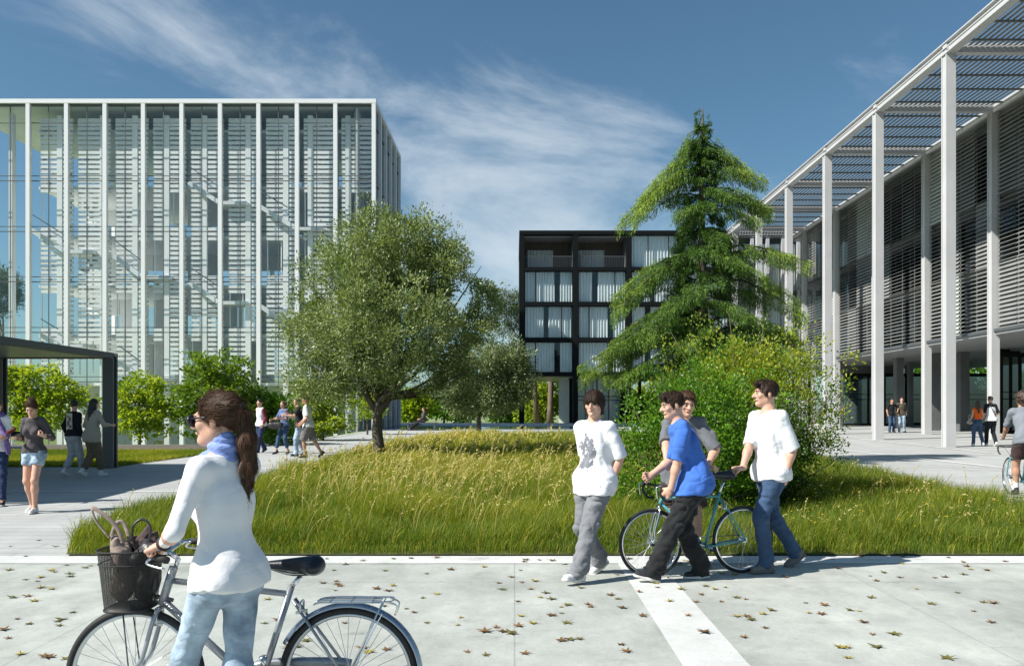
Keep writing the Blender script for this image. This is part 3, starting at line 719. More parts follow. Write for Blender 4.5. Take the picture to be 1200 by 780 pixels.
for (a, b, w) in (((-40,576),(236,576),.16), ((285,549),(352,549),.18), ((137,547),(236,532.5),.22),
                  ((1000,547.3),(1300,547.3),.14), ((955,532.6),(1300,532.6),.14), ((1150,577),(1330,577),.15)):
    x0,y0 = gp(*a); x1,y1 = gp(*b); line(x0,y0,x1,y1,w)
x0,y0 = gp(972,525.5); x1,y1 = gp(1180,548.5); line(x0,y0,x1,y1,.22, zo=.010)
for Yr in (30.4, 36.4, 42.4): line(15.0, Yr, 22, Yr, .16, zo=.008)
line(15.1, 27, 15.1, 60, .2, zo=.012)

# reflecting pool, with a pale rim behind
M['water'] = mat('pool_water', (.02,.09,.16), .08, var=.1, vscale=.5, bump=.004, bscale=3)
struct(sheet('pool_water', [-8.4,0,6.5], [49.3,52,56], .012, M['water']))
mb = MB()
for x0,x1,y0,y1 in ((-8.9,6.9,48.9,49.25),(-8.9,6.9,56.05,56.4)): mb.box(x0,x1,y0,y1,gz(y0)-.1,gz(y0)+.04)
struct(mb.build('pool_rim', M['concrete']))
# the white terrace under and beside the black building
struct(sheet('terrace', [-9,0,12,24], [56.45,60,64.4], .016, M['band']))

# the meadow island
ISL = [(78,651.0),(88,634),(140,612),(225,590),(300,567),(380,546),(450,526),(530,512.5),(640,510.5),(760,510.5),(880,524),(960,546),(1040,564),(1120,583),(1210,604),(1330,628),(1480,651.0)]
isl = [gp(x,y) for x,y in ISL]
isl[0] = (isl[0][0], 9.105); isl[-1] = (isl[-1][0], 9.105)
def inpoly(P, poly):
    x, y = P[:,0], P[:,1]; c = np.zeros(len(P), bool); n = len(poly)
    for i in range(n):
        x1,y1 = poly[i]; x2,y2 = poly[(i+1)%n]
        k = ((y1 > y) != (y2 > y)) & (x < (x2-x1)*(y-y1)/((y2-y1) if y2 != y1 else 1e-9)+x1); c ^= k
    return c
mb = MB(); mb.add([(x,y,gz(y)+.02) for x,y in isl], [tuple(range(len(isl)))]); struct(mb.build('meadow_ground', M['soil']))
LAWN = [(-30,foot(547)),(PX(137,foot(547)),foot(547)),(PX(236,foot(533)),foot(533)),(PX(262,foot(529)),foot(529)),(-30,foot(529))]
mb = MB(); mb.add([(x,y,gz(y)+.012) for x,y in LAWN], [tuple(range(5))]); struct(mb.build('lawn_ground', M['lawnbase']))

# ---------------------------------------------------------------- grass
def blades(name, X, Yv, H, Wd, lean, tintv, m, seed=0, segs=2, z0=.0):
    r = np.random.RandomState(seed); n = len(X)
    th = r.rand(n)*2*np.pi; z = np.array([SL]*n)*Yv+z0
    la = r.rand(n)*2*np.pi; la = np.where(r.rand(n) < .45, r.normal(.1,.5,n), la)   # breeze to the right
    lx, ly = np.cos(la)*lean*H, np.sin(la)*lean*H
    wx, wy = np.cos(th)*Wd/2, np.sin(th)*Wd/2
    V = []; 
    for j in range(segs):
        t = j/segs; w = 1-.35*t
        for sgn in (-1,1): V.append(np.stack([X+lx*t*t+sgn*wx*w, Yv+ly*t*t+sgn*wy*w, z+H*(t-.12*lean*t*t)], -1))
    V.append(np.stack([X+lx, Yv+ly, z+H*(1-.3*lean)], -1))
    k = len(V); V = np.stack(V, 1).reshape(-1,3); base = np.arange(n)[:,None]*k
    quads = [base+np.array([[2*j,2*j+1,2*j+3,2*j+2]]) for j in range(segs-1)]
    tri = base+np.array([[2*segs-2,2*segs-1,2*segs]])
    fl = np.concatenate([q for q in quads]+[tri], 1).ravel(); sz = np.tile([4]*(segs-1)+[3], n)
    return npmesh(name, V, fl, sz, m, attr=np.repeat(tintv, k))
M['grass'] = leafmat('meadow_grass', (.050,.115,.010), (.58,.46,.09), trans=.4, rough=.5, cc=(.20,.25,.018))
M['seed'] = leafmat('seed_heads', (.42,.35,.09), (.62,.53,.24), trans=.3, rough=.7)
rs = np.random.RandomState(3)
def samp(n, y0, y1, x0, x1, pw, poly):
    u = rs.rand(n); a, b = y0**(1-pw), y1**(1-pw); Yv = (a+(b-a)*u)**(1/(1-pw)); X = x0+(x1-x0)*rs.rand(n)
    k = inpoly(np.stack([X,Yv],-1), poly)
    if poly is isl: k &= np.abs(X) < Yv*.66+.6
    return X[k], Yv[k]
X, Yv = samp(620000, 9.107, 39, -11, 15, 1.75, isl)
P3 = np.stack([X*.35, Yv*.35, X*0], -1); n1 = vnoise(P3); n2 = vnoise(np.stack([X*1.6, Yv*1.6, X*0+4],-1)); n3 = vnoise(np.stack([X*5, Yv*5, X*0+7],-1))
pxx = X/Yv*1000+603
mid_ = np.exp(-((pxx-520)/190)**2)*np.clip((Yv-10.2)/4,0,1)
Hh = (.29+.13*n2+.08*n3+.10*mid_)*(.55+.6*rs.rand(len(X)))
edge = np.clip((Yv-9.12)/.25, .55, 1); Hh *= edge
tn = np.clip(.27+.16*n1+.16*n2+.30*mid_+rs.normal(0,.15,len(X)), 0, 1)
tn = np.where(rs.rand(len(X)) < .07, .95, tn)
w = np.clip(.0042*Yv/9, .0042, .016)*(.7+.7*rs.rand(len(X)))
tag(blades('meadow_grass', X, Yv, Hh, w, .15+.55*rs.rand(len(X))**1.5, tn, M['grass'], 5, 3, .02), kind='stuff', label='tall green and yellow meadow grass on the planted island', cat='grass')
# seed stalks, bent over, with feathery heads
X, Yv = samp(15000, 9.3, 36, -9, 12, 1.5, isl)
pxx = X/Yv*1000+603; keep = rs.rand(len(X)) < (np.exp(-((pxx-500)/170)**2)*np.clip((Yv-10.5)/3,.06,1)*np.clip(1.25-(Yv-12)/30,.35,1)*.42+.04); X, Yv = X[keep], Yv[keep]; n = len(X)
V=[];Fl=[];Sz=[];T=[];c=0
for i in range(n):
    x,y = X[i],Yv[i]; h_ = random.uniform(.42,.78); a = random.gauss(.3,1.0); ln = random.uniform(.10,.38)
    if pxx[keep][i] > 800: h_ *= .8
    w_ = max(.0022,.00030*y); pts=[]
    for j in range(6):
        t=j/5; pts.append((x+math.cos(a)*ln*t**2.2, y+math.sin(a)*ln*t**2.2, gz(y)+h_*(t-.22*t**4*(ln/.3))))
    for j in range(5):
        p,q=pts[j],pts[j+1]; ww=w_*(1.4-j*.15)
        V += [(p[0]-ww,p[1],p[2]),(p[0]+ww,p[1],p[2]),(q[0]+ww,q[1],q[2]),(q[0]-ww,q[1],q[2])]; Fl += [c,c+1,c+2,c+3]; Sz.append(4); c+=4; T += [random.uniform(0,.5)]*4
    for j in range(11):
        t=random.uniform(.70,1.03); s=t*5; k=min(4,int(s)); f=s-k; p=[pts[k][q]*(1-f)+pts[k+1][q]*f for q in range(3)]
        L_=random.uniform(.012,.035)*max(1,y/16); b=random.uniform(0,6.28); dz=random.uniform(-.6,.8)
        d=(math.cos(b)*L_,math.sin(b)*L_,dz*L_); e=w_*1.6
        V += [tuple(p),(p[0]+d[0]*.5+e,p[1]+d[1]*.5,p[2]+d[2]*.5+e),(p[0]+d[0],p[1]+d[1],p[2]+d[2]),(p[0]+d[0]*.5-e,p[1]+d[1]*.5,p[2]+d[2]*.5-e)]
        Fl += [c,c+1,c+2,c+3]; Sz.append(4); c+=4; T += [random.uniform(.4,1)]*4
tag(npmesh('seed_grass', np.array(V), Fl, Sz, M['seed'], attr=T), kind='stuff', label='pale feathery seed heads arching over the meadow grass', cat='grass')
# tiny yellow flowers
X, Yv = samp(5000, 9.3, 16, 3, 9, 1.5, isl); sel = rs.rand(len(X)) < .06; X, Yv = X[sel], Yv[sel]
V=[];Fl=[];Sz=[];c=0
for x,y in zip(X,Yv):
    z = gz(y)+random.uniform(.22,.45); r_=.012
    for k in range(5):
        a=k*1.2566; V += [(x,y,z),(x+math.cos(a-.4)*r_,y+math.sin(a-.4)*r_,z+.006),(x+math.cos(a)*r_*1.3,y+math.sin(a)*r_*1.3,z+.008),(x+math.cos(a+.4)*r_,y+math.sin(a+.4)*r_,z+.006)]; Fl += [c,c+1,c+2,c+3]; Sz.append(4); c+=4
tag(npmesh('wild_flower', np.array(V), Fl, Sz, mat('yellow_petal',(.75,.55,.03),.6,var=.1)), kind='stuff', label='tiny yellow wild flowers among the grass at the right of the meadow', cat='flower')
# mown lawn behind the canopy
X, Yv = samp(130000, LAWN[0][1], LAWN[-1][1], -19, -9, 1.2, LAWN)
n2 = vnoise(np.stack([X*.7, Yv*.5, X*0],-1)); tn = np.clip(.50+.25*n2+rs.normal(0,.12,len(X)),0,1)
tag(blades('lawn_grass', X, Yv, .06+.07*rs.rand(len(X)), .014+.01*rs.rand(len(X)), .5*rs.rand(len(X)), tn, M['grass'], 8, 1, .012), kind='stuff', label='short yellow green lawn grass behind the canopy', cat='grass')
# ================================================================ left glass building (frontal, Y = 48)
def root_at(name, label, cat, x, y, z=None):
    o = thing(name, label, cat, (x, y, gz(y) if z is None else z)); o['_o'] = (x, y, gz(y) if z is None else z); return o
YL = 48.0; PITCH = 45.05*YL/1000
fx = [PX(32.4+45.05*k, YL) for k in range(-2, 10)]
XR = fx[-1]+.13; TOPL = PZ(116, YL); G0 = -.95
bl = root_at('glass_building', 'tall glazed building with white vertical fins and slatted screens behind the glass', 'building', (fx[0]+XR)/2, YL+5)
floors = [PZ(y, YL) for y in (447, 389, 329.5, 270.5, 211, 143)]      # from the lowest to the top transom
for i, x in enumerate(fx):
    MB().box(x-.11, x+.11, YL-.02, YL+.22, G0-.1, TOPL-.24).build('fin', M['white'], bl)
MB().box(fx[0]-.13, XR, YL-.03, YL+.36, TOPL-.235, TOPL).build('roof_beam', M['white'], bl)
DEPTH = 10.6; XS = XR
# side face: beam, fins, dark glazing
MB().box(XS-.36, XS, YL+.37, YL+DEPTH, TOPL-.235, TOPL).build('roof_beam', M['white'], bl)
for k in range(1, 6):
    y = YL+k*DEPTH/5; MB().box(XS-.34, XS+.0, y-.22, y, G0-.1, TOPL-.24).build('fin', M['white'], bl)
    y0 = y-DEPTH/5; g = MB().box(XS-.20, XS-.17, y0+(.34 if k == 1 else .01), y-.225, G0, TOPL-.25).build('side_glazing', M['glass_d'], bl)
    mm = MB()
    for z in floors: mm.box(XS-.235, XS-.13, y0+(.34 if k == 1 else .01), y-.225, z-.05, z+.05)
    mm.build('mullion', M['steel_dark'], g)
    MB().box(XS-1.2, XS-1.1, y0+.35, y-.25, G0, TOPL-.4).build('inner_screen', M['grey_in'], bl)
rr = random.Random(5)
XL0 = fx[0]
for i in range(len(fx)-1):
    x0, x1 = fx[i]+.13, fx[i+1]-.13; xm = (x0+x1)/2
    g = MB().box(x0+.002, x1-.002, YL+.20, YL+.215, G0, TOPL-.25).build('glazing', M['glass_l'], bl)
    mm = MB(); mm.box(xm-.022, xm+.022, YL+.17, YL+.197, G0, TOPL-.25)
    for z in floors:
        mm.box(x0+.004, x1-.004, YL+.165, YL+.196, z-.025, z+.025)
        if z < floors[-1]-.1: mm.box(x0+.004, x1-.004, YL+.165, YL+.196, z+.26, z+.30)
    mm.box(x0+.004, x1-.004, YL+.14, YL+.34, TOPL-.33, TOPL-.24)
    mm.build('mullion', M['steel_dark'], g)
    if i < 2: continue                                     # the first bays are clear to the sky
    # pilaster board and slat screen, set back
    pw = .30; off = rr.choice([-.55,-.15,.2,.5]); px0 = xm+off-pw/2
    MB().box(px0, px0+pw, YL+.95, YL+1.15, G0, TOPL-.6).build('pilaster', M['white_in'], bl)
    mb = MB(); bk = MB(); z = gz(YL)+3.2
    gaps = []
    for f_ in range(4):
        if rr.random() < .58 or (i, f_) in ((2,3),(2,1),(5,3),(6,3),(5,0),(6,0),(9,3)): gaps.append((floors[f_]+.35, floors[f_]+2.3, rr.choice([(0,1),(1,2)]) ))
    while z < TOPL-1.35:
        segs = [(x0+.02, px0-.02), (px0+pw+.02, x1-.02)]
        for q, (a, b) in enumerate(segs):
            if b-a < .12: continue
            if any(g0 < z < g1 and q in range(*h) for g0, g1, h in gaps): continue
            mb.box(a, b, YL+.98, YL+1.14, z, z+.165)
            if rr.random() < .05: continue
            nn = int((b-a)/.16)
            for j in range(nn):
                if rr.random() < (.22 if z < 16 else .08):
                    xx = a+.02+j*.16; bk.box(xx, xx+.13, YL+.99, YL+1.11, z+.167, z+.167+rr.uniform(.05,.095))
        z += .275
    for a in (x0+.03, xm-.03+rr.uniform(-.2,.2)): mb.box(a, a+.05, YL+1.145, YL+1.20, gz(YL)+3.2, TOPL-.7)
    mb.box(x0+.02, x1-.02, YL+1.0, YL+1.12, TOPL-1.2, TOPL-.75)
    mb.build('slat_screen', M['white_in'], bl)
    if bk.n: bk.build('shelf_blocks', M['block'], bl)
# floors, back wall piers, stairs, ceiling
for z in floors:
    MB().box(fx[2]-.1, XS-.5, YL+1.3, YL+DEPTH-.3, z-.18, z-.02).build('floor_slab', M['white_in'], bl)
MB().box(fx[0]-.1, XS-.4, YL+.40, YL+DEPTH, TOPL-.20, TOPL-.06).build('roof_slab', M['grey_in'], bl)
for i in range(2, len(fx)-1):
    x0, x1 = fx[i], fx[i+1]; yb = YL+6.5
    for f_ in range(len(floors)-1):
        a, b = floors[f_]-.02, floors[f_+1]-.18
        if (i+f_*2) % 3 == 0: MB().box(x0+.02, x1-.02, yb, yb+.15, a, b).build('inner_wall', M['grey_in'], bl)
        elif (i+f_) % 3 == 1: MB().box(x0+.02, x0+1.0, yb, yb+.15, a, b).build('inner_wall', M['white_in'], bl)
        else: MB().box(x0+.02, x1-.02, yb, yb+.15, a+1.7, b).build('inner_wall', M['white_in'], bl)
for i in range(2, len(fx)-1):
    MB().box(fx[i]-.1, fx[i]+.12, YL+DEPTH-.4, YL+DEPTH-.1, G0, TOPL-.2).build('rear_pier', M['white_in'], bl)
MB().box(fx[2], XS-.5, YL+3.2, YL+3.35, G0, floors[0]-.2).build('ground_floor_wall', M['grey_in'], bl)
MB().box(fx[1]+.5, fx[1]+.75, YL+1.0, YL+1.3, G0, TOPL-.4).build('corner_post', M['white'], bl)
def stair(px0, py0, px1, py1, Ys):
    a = Vector((PX(px0,Ys), Ys, PZ(py0,Ys))); b = Vector((PX(px1,Ys), Ys, PZ(py1,Ys))); d = b-a
    ang = math.atan2(d.z, d.x); Mx = Matrix.Rotation(-ang, 3, 'Y')
    st_ = MB().obox((a+b)/2, d.length, .30, .24, Mx).build('stair', M['white'], bl)
    hr_ = MB(); hr_.obox((a+b)/2+Vector((0,0,.9)), d.length, .05, .05, Mx); hr_.build('handrail', M['steel_dark'], st_)
    MB().box(b.x-.05, b.x+1.6, Ys-.06, Ys+1.2, b.z-.13, b.z+.06).build('landing', M['white'], bl)
Ys_ = YL+.62
for q in ((222,214,256,237),(306,243,346,267),(38,270,76,294),(134,300,166,324),(222,331,256,354),(306,359,322,370),(48,392,68,404),(140,424,168,444),(225,450,250,466)): stair(*q, Ys_)

# ================================================================ black building (frontal, Y = 63)
YB = 63.0; GB = gz(YB); bb = root_at('black_building', 'five storey black framed building with white curtains, raised on slim black pillars', 'building', PX(740,YB), YB+4)
cx = [PX(611.5,YB), PX(674.5,YB), PX(737,YB), PX(799,YB), PX(860,YB)]
zl = [PZ(y,YB) for y in (438.5, 398, 356, 315)]; ztop = PZ(270, YB); zr = PZ(274.5, YB)
DB = 11.0
for i, x in enumerate(cx):
    MB().box(x-.19, x+.19, YB, YB+.5, GB, zr-.004).build('frame_post', M['black'], bb)
MB().box(cx[0]-.19, cx[-1]+.19, YB-.02, YB+DB, zr, ztop).build('roof', M['black'], bb)
for j, z in enumerate(zl):
    MB().box(cx[0]-.185, cx[-1]+.185, YB+.01, YB+.48, z-.14, z+.14).build('frame_beam', M['black'], bb)
    MB().box(cx[0]-.1, cx[-1]+.1, YB+.50, YB+DB-.1, z-.13, z+.12).build('floor_slab', M['slab'], bb)
# side and back walls
MB().box(cx[0]-.17, cx[0]-.03, YB+.505, YB+DB-.2, zl[0]+.13, zr-.01).build('side_wall', M['black'], bb)
MB().box(cx[-1]+.03, cx[-1]+.17, YB+.505, YB+DB-.2, zl[0]+.13, zr-.01).build('side_wall', M['black'], bb)
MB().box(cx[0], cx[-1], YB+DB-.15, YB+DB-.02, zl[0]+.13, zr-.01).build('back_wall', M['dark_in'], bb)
def curtain(x0, x1, y, z0, z1, parent, amp=.06, wl_=.22, m=None):
    n = max(4, int((x1-x0)/.035)); mb = MB(); V = []; ph = rr.uniform(0,6)
    for i in range(n+1):
        x = x0+(x1-x0)*i/n; yy = y+amp*math.sin(x/wl_*6.283+ph+.8*math.sin(x*3.1))
        V += [(x,yy,z0),(x,yy+amp*.3,z1)]
    mb.add(V, [(2*i,2*i+2,2*i+3,2*i+1) for i in range(n)]); return mb.build('curtain', m or M['curtain'], parent, smooth=True)
wz = [(zl[0]+.14, zl[1]-.14), (zl[1]+.14, zl[2]-.14), (zl[2]+.14, zl[3]-.14), (zl[3]+.14, zr)]
pat = {0:(.22,.66), 1:(.74,.30), 2:(.22,.60)}
for fl_ in range(3):
    z0, z1 = wz[fl_]
    for b in range(4):
        x0, x1 = cx[b]+.19, cx[b+1]-.19; Wd = x1-x0
        f1 = .22 if (fl_+b) % 2 == 0 else .76
        win = MB(); y = YB+.18
        win.box(x0, x1, y, y+.06, z0, z0+.05); win.box(x0, x1, y, y+.06, z1-.05, z1)
        for xx in (x0, x0+Wd*f1, x1-.06): win.box(xx, xx+.07, y+.001, y+.061, z0+.052, z1-.052)
        w_ = win.build('window', M['black'], bb)
        MB().box(x0+.02, x1-.02, y+.07, y+.08, z0+.01, z1-.01).build('pane', M['glass_c'], w_)
        gaps = rr.choice([(.40,.50),(.62,.74),(.30,.42)])
        curtain(x0+.04, x0+Wd*gaps[0], y+.28, z0+.02, z1-.02, w_); curtain(x0+Wd*gaps[1], x1-.04, y+.28, z0+.02, z1-.02, w_)
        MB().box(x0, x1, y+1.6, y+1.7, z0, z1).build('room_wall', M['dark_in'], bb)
# loggia storey: two open, the rest curtained
z0, z1 = wz[3]
for b in range(4):
    x0, x1 = cx[b]+.19, cx[b+1]-.19
    if b < 2:
        rl = MB(); rl.box(x0, x1, YB+.12, YB+.16, z0+.78, z0+.83)
        k = x0+.06
        while k < x1: rl.box(k, k+.02, YB+.13, YB+.15, z0, z0+.78); k += .12
        rl.build('railing', M['steel_dark'], bb)
        MB().box(x0, x1, YB+2.6, YB+2.7, z0, z1-.01).build('loggia_wall', M['brown_in'], bb)
        curtain(x0+.2, x0+(x1-x0)*.62, YB+2.45, z0+.05, z0+1.7, bb, m=M['grey_in'])
        MB().box(x0-.1, x1+.1, YB+.51, YB+2.58, zr-.10, zr-.03).build('loggia_ceiling', M['slab'], bb)
        MB().box(x1-.02, x1+.05, YB+.51, YB+2.58, z0, zr-.11).build('loggia_side', M['dark_in'], bb)
    else:
        win = MB(); win.box(x0, x1, YB+.195, YB+.265, z0-.01, z0+.05)
        for xx in (x0+.002, x0+(x1-x0)*.35, x0+(x1-x0)*.78, x1-.052): win.box(xx, xx+.05, YB+.2, YB+.26, z0+.04, z1-.005)
        w_ = win.build('window', M['black'], bb); MB().box(x0+.01, x1-.01, YB+.27, YB+.28, z0+.005, z1-.01).build('pane', M['glass_c'], w_)
        curtain(x0+.05, x1-.05, YB+.5, z0+.03, z1-.03, w_, m=M['curtain'])
# ground floor: slim pillars, glazed lobby with pale curtains
for xp, w_, yy in ((611,.34,0),(669.5,.32,3.5),(730.5,.34,2.8),(751,.24,7.5),(764,.22,9.5),(790,.3,6)):
    Yp = YB+yy; MB().box(PX(xp,Yp)-w_/2, PX(xp,Yp)+w_/2, Yp+.52, Yp+.52+w_, GB-.05, zl[0]-.135).build('pillar', M['black'], bb)
yc = YB+3.4; xa, xb = PX(672,yc), PX(727,yc)
lg = MB()
for t in (0,.25,.5,.75,1): lg.box(xa+(xb-xa)*t-.03, xa+(xb-xa)*t+.03, yc-.12, yc-.05, GB, zl[0]-.2)
lg.box(xa, xb, yc-.115, yc-.055, GB+2.05, GB+2.11); lg.box(xa, xb, yc-.115, yc-.055, GB+1.75, GB+1.80)
l_ = lg.build('lobby_glazing', M['black'], bb)
MB().box(xa+.01, xb-.01, yc-.045, yc-.035, GB, zl[0]-.21).build('pane', M['glass_c'], l_)
curtain(xa+.05, xa+(xb-xa)*.40, yc+.35, GB+.05, zl[0]-.25, l_, amp=.02, wl_=.6, m=M['white_in'])
curtain(xa+(xb-xa)*.42, xb-.05, yc+.35, GB+.05, zl[0]-.25, l_, amp=.12, wl_=.38, m=M['white_in'])
MB().box(xa-.2, xb+.2, yc+1.2, yc+1.3, GB, zl[0]-.2).build('lobby_wall', M['grey_in'], bb)
MB().box(PX(655,YB+4), PX(667,YB+4), YB+4, YB+4.15, GB, zl[0]-.2).build('lobby_wall', M['white_in'], bb)

# ================================================================ right building with its tall pergola
XO, XI = 15.53, 20.7; SPC = 6.0; YC = [30.7+SPC*k for k in range(-3, 6)]
TOPR = PZ(48, 30.7)
rb = root_at('colonnade_building', 'long grey building with louvred facade behind a tall steel colonnade', 'building', 24, 42)
def hcol(x, y, z0, z1, w=.34, d=.34, m=None):
    mb = MB(); t = .05
    mb.box(x, x+w, y, y+t, z0, z1); mb.box(x, x+w, y+d-t, y+d, z0, z1); mb.box(x+w/2-.03, x+w/2+.03, y+t+.001, y+d-t-.001, z0, z1)
    mb.box(x+.02, x+w-.02, y+t+.001, y+d-t-.001, z0, z1-.003) if False else None
    mb.box(x+.035, x+.06, y+t+.001, y+d-t-.001, z0, z1)
    return mb.build('column', m or M['steel'], rb)
for i, y in enumerate(YC):
    hcol(XO, y, gz(y), TOPR-.42, .35, .36)
    hcol(XI-.18, y, gz(y), TOPR-.42, .35, .36)
    MB().box(XO+.02, XI+.1, y+.03, y+.30, TOPR-.40, TOPR-.06).build('cross_beam', M['steel'], rb)
# channel section edge beams
y0, y1 = YC[0]-1, YC[-1]+3.6
eb = MB(); eb.box(XO-.02, XO+.03+.30, y0, y1, TOPR-.045, TOPR); eb.box(XO+.12, XO+.16, y0, y1, TOPR-.40, TOPR-.046); eb.box(XO-.02, XO+.33, y0, y1, TOPR-.445, TOPR-.402); eb.box(XO-.025, XO+.0, y0, y1, TOPR-.25, TOPR-.21)
eb.build('edge_beam', M['steel'], rb)
MB().box(XI-.06, XI+.30, y0, y1, TOPR-.40, TOPR-.12).build('inner_beam', M['steel'], rb)
MB().box(XI-.12, XI-.065, y0, y1, TOPR-.46, TOPR-.25).build('gutter', M['white'], rb)
# roof louvres: one panel per bay
for i in range(len(YC)-1 + 1):
    a = YC[i]+.31; b = (YC[i+1]+.02) if i+1 < len(YC) else y1
    mb = MB(); x = XO+.42; Mt = Matrix.Rotation(R(-15), 3, 'Y')
    while x < XI-.12:
        mb.obox((x, (a+b)/2, TOPR-.16), .15, b-a-.02, .022, Mt); x += .205
    nb_ = 4
    for k in range(nb_): yy = a+(b-a)*(k+.5)/nb_; mb.box(XO+.35, XI-.08, yy-.035, yy+.035, TOPR-.30, TOPR-.235)
    mb.build('roof_louvre', M['louvre_dk'], rb)
# louvred facade and the rooms behind it
ZS = 5.25; ZT = TOPR-.55
for i in range(len(YC)-1):
    a, b = YC[i]+.38, YC[i+1]-.02
    cells = 4; cw = (b-a)/cells
    for c_ in range(cells):
        ya, yb_ = a+c_*cw+.02, a+(c_+1)*cw-.02
        for (zA, zB) in ((ZS, 8.1), (8.12, 11.0), (11.02, ZT)):
            mode = rr.random(); lt = mode < .13; mb = MB(); z = zA+.05
            ang = R(rr.choice([24, 24, 24, 38, 58])) if not lt else R(66)
            Mt = Matrix.Rotation(-ang, 3, 'Y')
            while z < zB-.02: mb.obox((XI+.10, (ya+yb_)/2, z), .19, yb_-ya, .016, Mt); z += .185
            mb.box(XI+.16, XI+.19, ya, ya+.03, zA, zB)
            mb.build('louvre_panel', M['louvre_lt'] if lt else M['louvre'], rb)
    MB().box(XI+1.0, XI+1.03, a-.35, b+.01, ZS, ZT).build('facade_glazing', M['glass_d'], rb)
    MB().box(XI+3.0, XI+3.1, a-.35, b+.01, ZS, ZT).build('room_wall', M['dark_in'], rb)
    for c_ in range(2):
        if rr.random() < .55:
            cm = MB(); ya = a+rr.uniform(0,3.5); zz = rr.choice([ZS+.1, 8.2, 11.1]); n = 40; V = []
            for j in range(n+1): yy = ya+1.9*j/n; V += [(XI+1.3+.05*math.sin(j*1.2), yy, zz), (XI+1.3+.05*math.sin(j*1.2), yy, zz+2.5)]
            cm.add(V, [(2*j,2*j+2,2*j+3,2*j+1) for j in range(n)]); cm.build('curtain', M['curtain'], rb, smooth=True)
for z in (8.0, 10.95):
    MB().box(XI+.35, XI+3.0, YC[0], YC[-1]+3, z-.1, z+.1).build('floor_edge', M['slab'], rb)
MB().box(XI-.02, XI+14, YC[0], YC[-1]+3.5, ZS-.22, ZS-.02).build('soffit', M['slab'], rb)
MB().box(XI-.10, XI-.021, YC[0], YC[-1]+3.5, ZS-.10, ZS+.02).build('facade_sill', M['steel_dark'], rb)
MB().box(XI+.2, XI+14, YC[0], YC[-1]+3.5, TOPR-.5, TOPR-.3).build('roof', M['slab'], rb)
# ground floor: frontal lobby glazing, dark piers
def lobby(xp0, xp1, Yg, head, divs, doors=()):
    x0, x1 = PX(xp0,Yg), PX(xp1,Yg); g0 = gz(Yg); zh = PZ(head,Yg)
    mb = MB(); mb.box(x0-.1, x1+.1, Yg, Yg+.14, zh, zh+.22); mb.box(x0-.1, x1+.1, Yg+.001, Yg+.139, g0-.02, g0+.16)
    for d_ in divs: mb.box(PX(d_,Yg)-.06, PX(d_,Yg)+.06, Yg-.01, Yg+.15, g0, zh+.01)
    mb.box(x0, x1, Yg+.04, Yg+.09, g0+1.75, g0+1.80); mb.box(x0, x1, Yg+.04, Yg+.09, g0+2.1, g0+2.14)
    mb.build('lobby_frame', M['black'], rb)
    MB().box(x0, x1, Yg+.05, Yg+.06, g0+.16, zh).build('lobby_pane', M['glass_d'], rb)
lobby(982, 1062, 57.5, 441, (986,1018,1037,1052,1062))
lobby(1060, 1175, 59.5, 441, (1083,1097,1112,1128))
for xp, Yp, w_ in ((984,56,.5),(1055,52,.45),(1068,56.5,.3),(1097,48,.5),(1113,54,.35),(1131,47,.5),(1066,60,.4)):
    x = PX(xp, Yp); MB().box(x-w_/2, x+w_/2, Yp, Yp+w_, gz(Yp), ZS-.225).build('pier', M['dark_in'], rb)
for xp0, xp1, Yp in ((990,1016,58.6),(1020,1036,58.6)):
    x0, x1 = PX(xp0,Yp), PX(xp1,Yp); MB().box(x0, x1, Yp, Yp+.1, gz(Yp), gz(Yp)+3.0).build('door_panel', M['grey_in'], rb)
MB().box(PX(982,60.5), PX(1050,60.5), 60.6, 60.8, gz(60), ZS-.23).build('core_wall', M['dark_in'], rb)
lobby(1172, 1260, 44, 418, (1174,1185,1196,1215,1240))
for xp, Yp in ((1176,45),(1188,46.5)): x = PX(xp,Yp); MB().box(x-.35, x+.35, Yp, Yp+.2, gz(Yp), ZS-.225).build('pier', M['black'], rb)
# far wing that closes the court, frontal
YW = 65.5; wg = root_at('end_wing', 'pale curtained wing closing the far end of the colonnade', 'building', 19, YW+2)
x0, x1 = PX(845,YW), PX(990,YW); GW = gz(YW)
for k in range(9):
    x = x0+(x1-x0)*k/8; MB().box(x-.12, x+.12, YW-.1, YW+.2, GW, PZ(276,YW)).build('fin', M['steel'], wg)
    if k < 8:
        xb_ = x0+(x1-x0)*(k+1)/8
        for zA, zB in ((PZ(437,YW), PZ(400,YW)), (PZ(396,YW), PZ(345,YW)), (PZ(341,YW), PZ(285,YW))):
            w_ = MB().box(x+.125, xb_-.125, YW+.02, YW+.06, zA, zA+.05).build('window', M['steel_dark'], wg)
            MB().box(x+.13, xb_-.13, YW+.07, YW+.08, zA, zB).build('pane', M['glass_c'], w_)
            curtain(x+.14, xb_-.14, YW+.3, zA+.02, zB-.02, w_)
MB().box(x0-.1, x1+.1, YW+.9, YW+1.0, PZ(440,YW), PZ(276,YW)).build('back_wall', M['dark_in'], wg)
MB().box(x0-.15, x1+.15, YW-.15, YW+1.1, PZ(276,YW), PZ(271,YW)).build('roof', M['steel'], wg)
for yy in (438.5, 398, 343): MB().box(x0-.1, x1+.1, YW-.08, YW+.85, PZ(yy,YW)-.12, PZ(yy,YW)+.10).build('floor_edge', M['steel_dark'], wg)
for k in range(0,9,2):
    x = x0+(x1-x0)*k/8; MB().box(x-.1, x+.1, YW+.95, YW+1.15, GW, PZ(440,YW)).build('pillar', M['black'], wg)

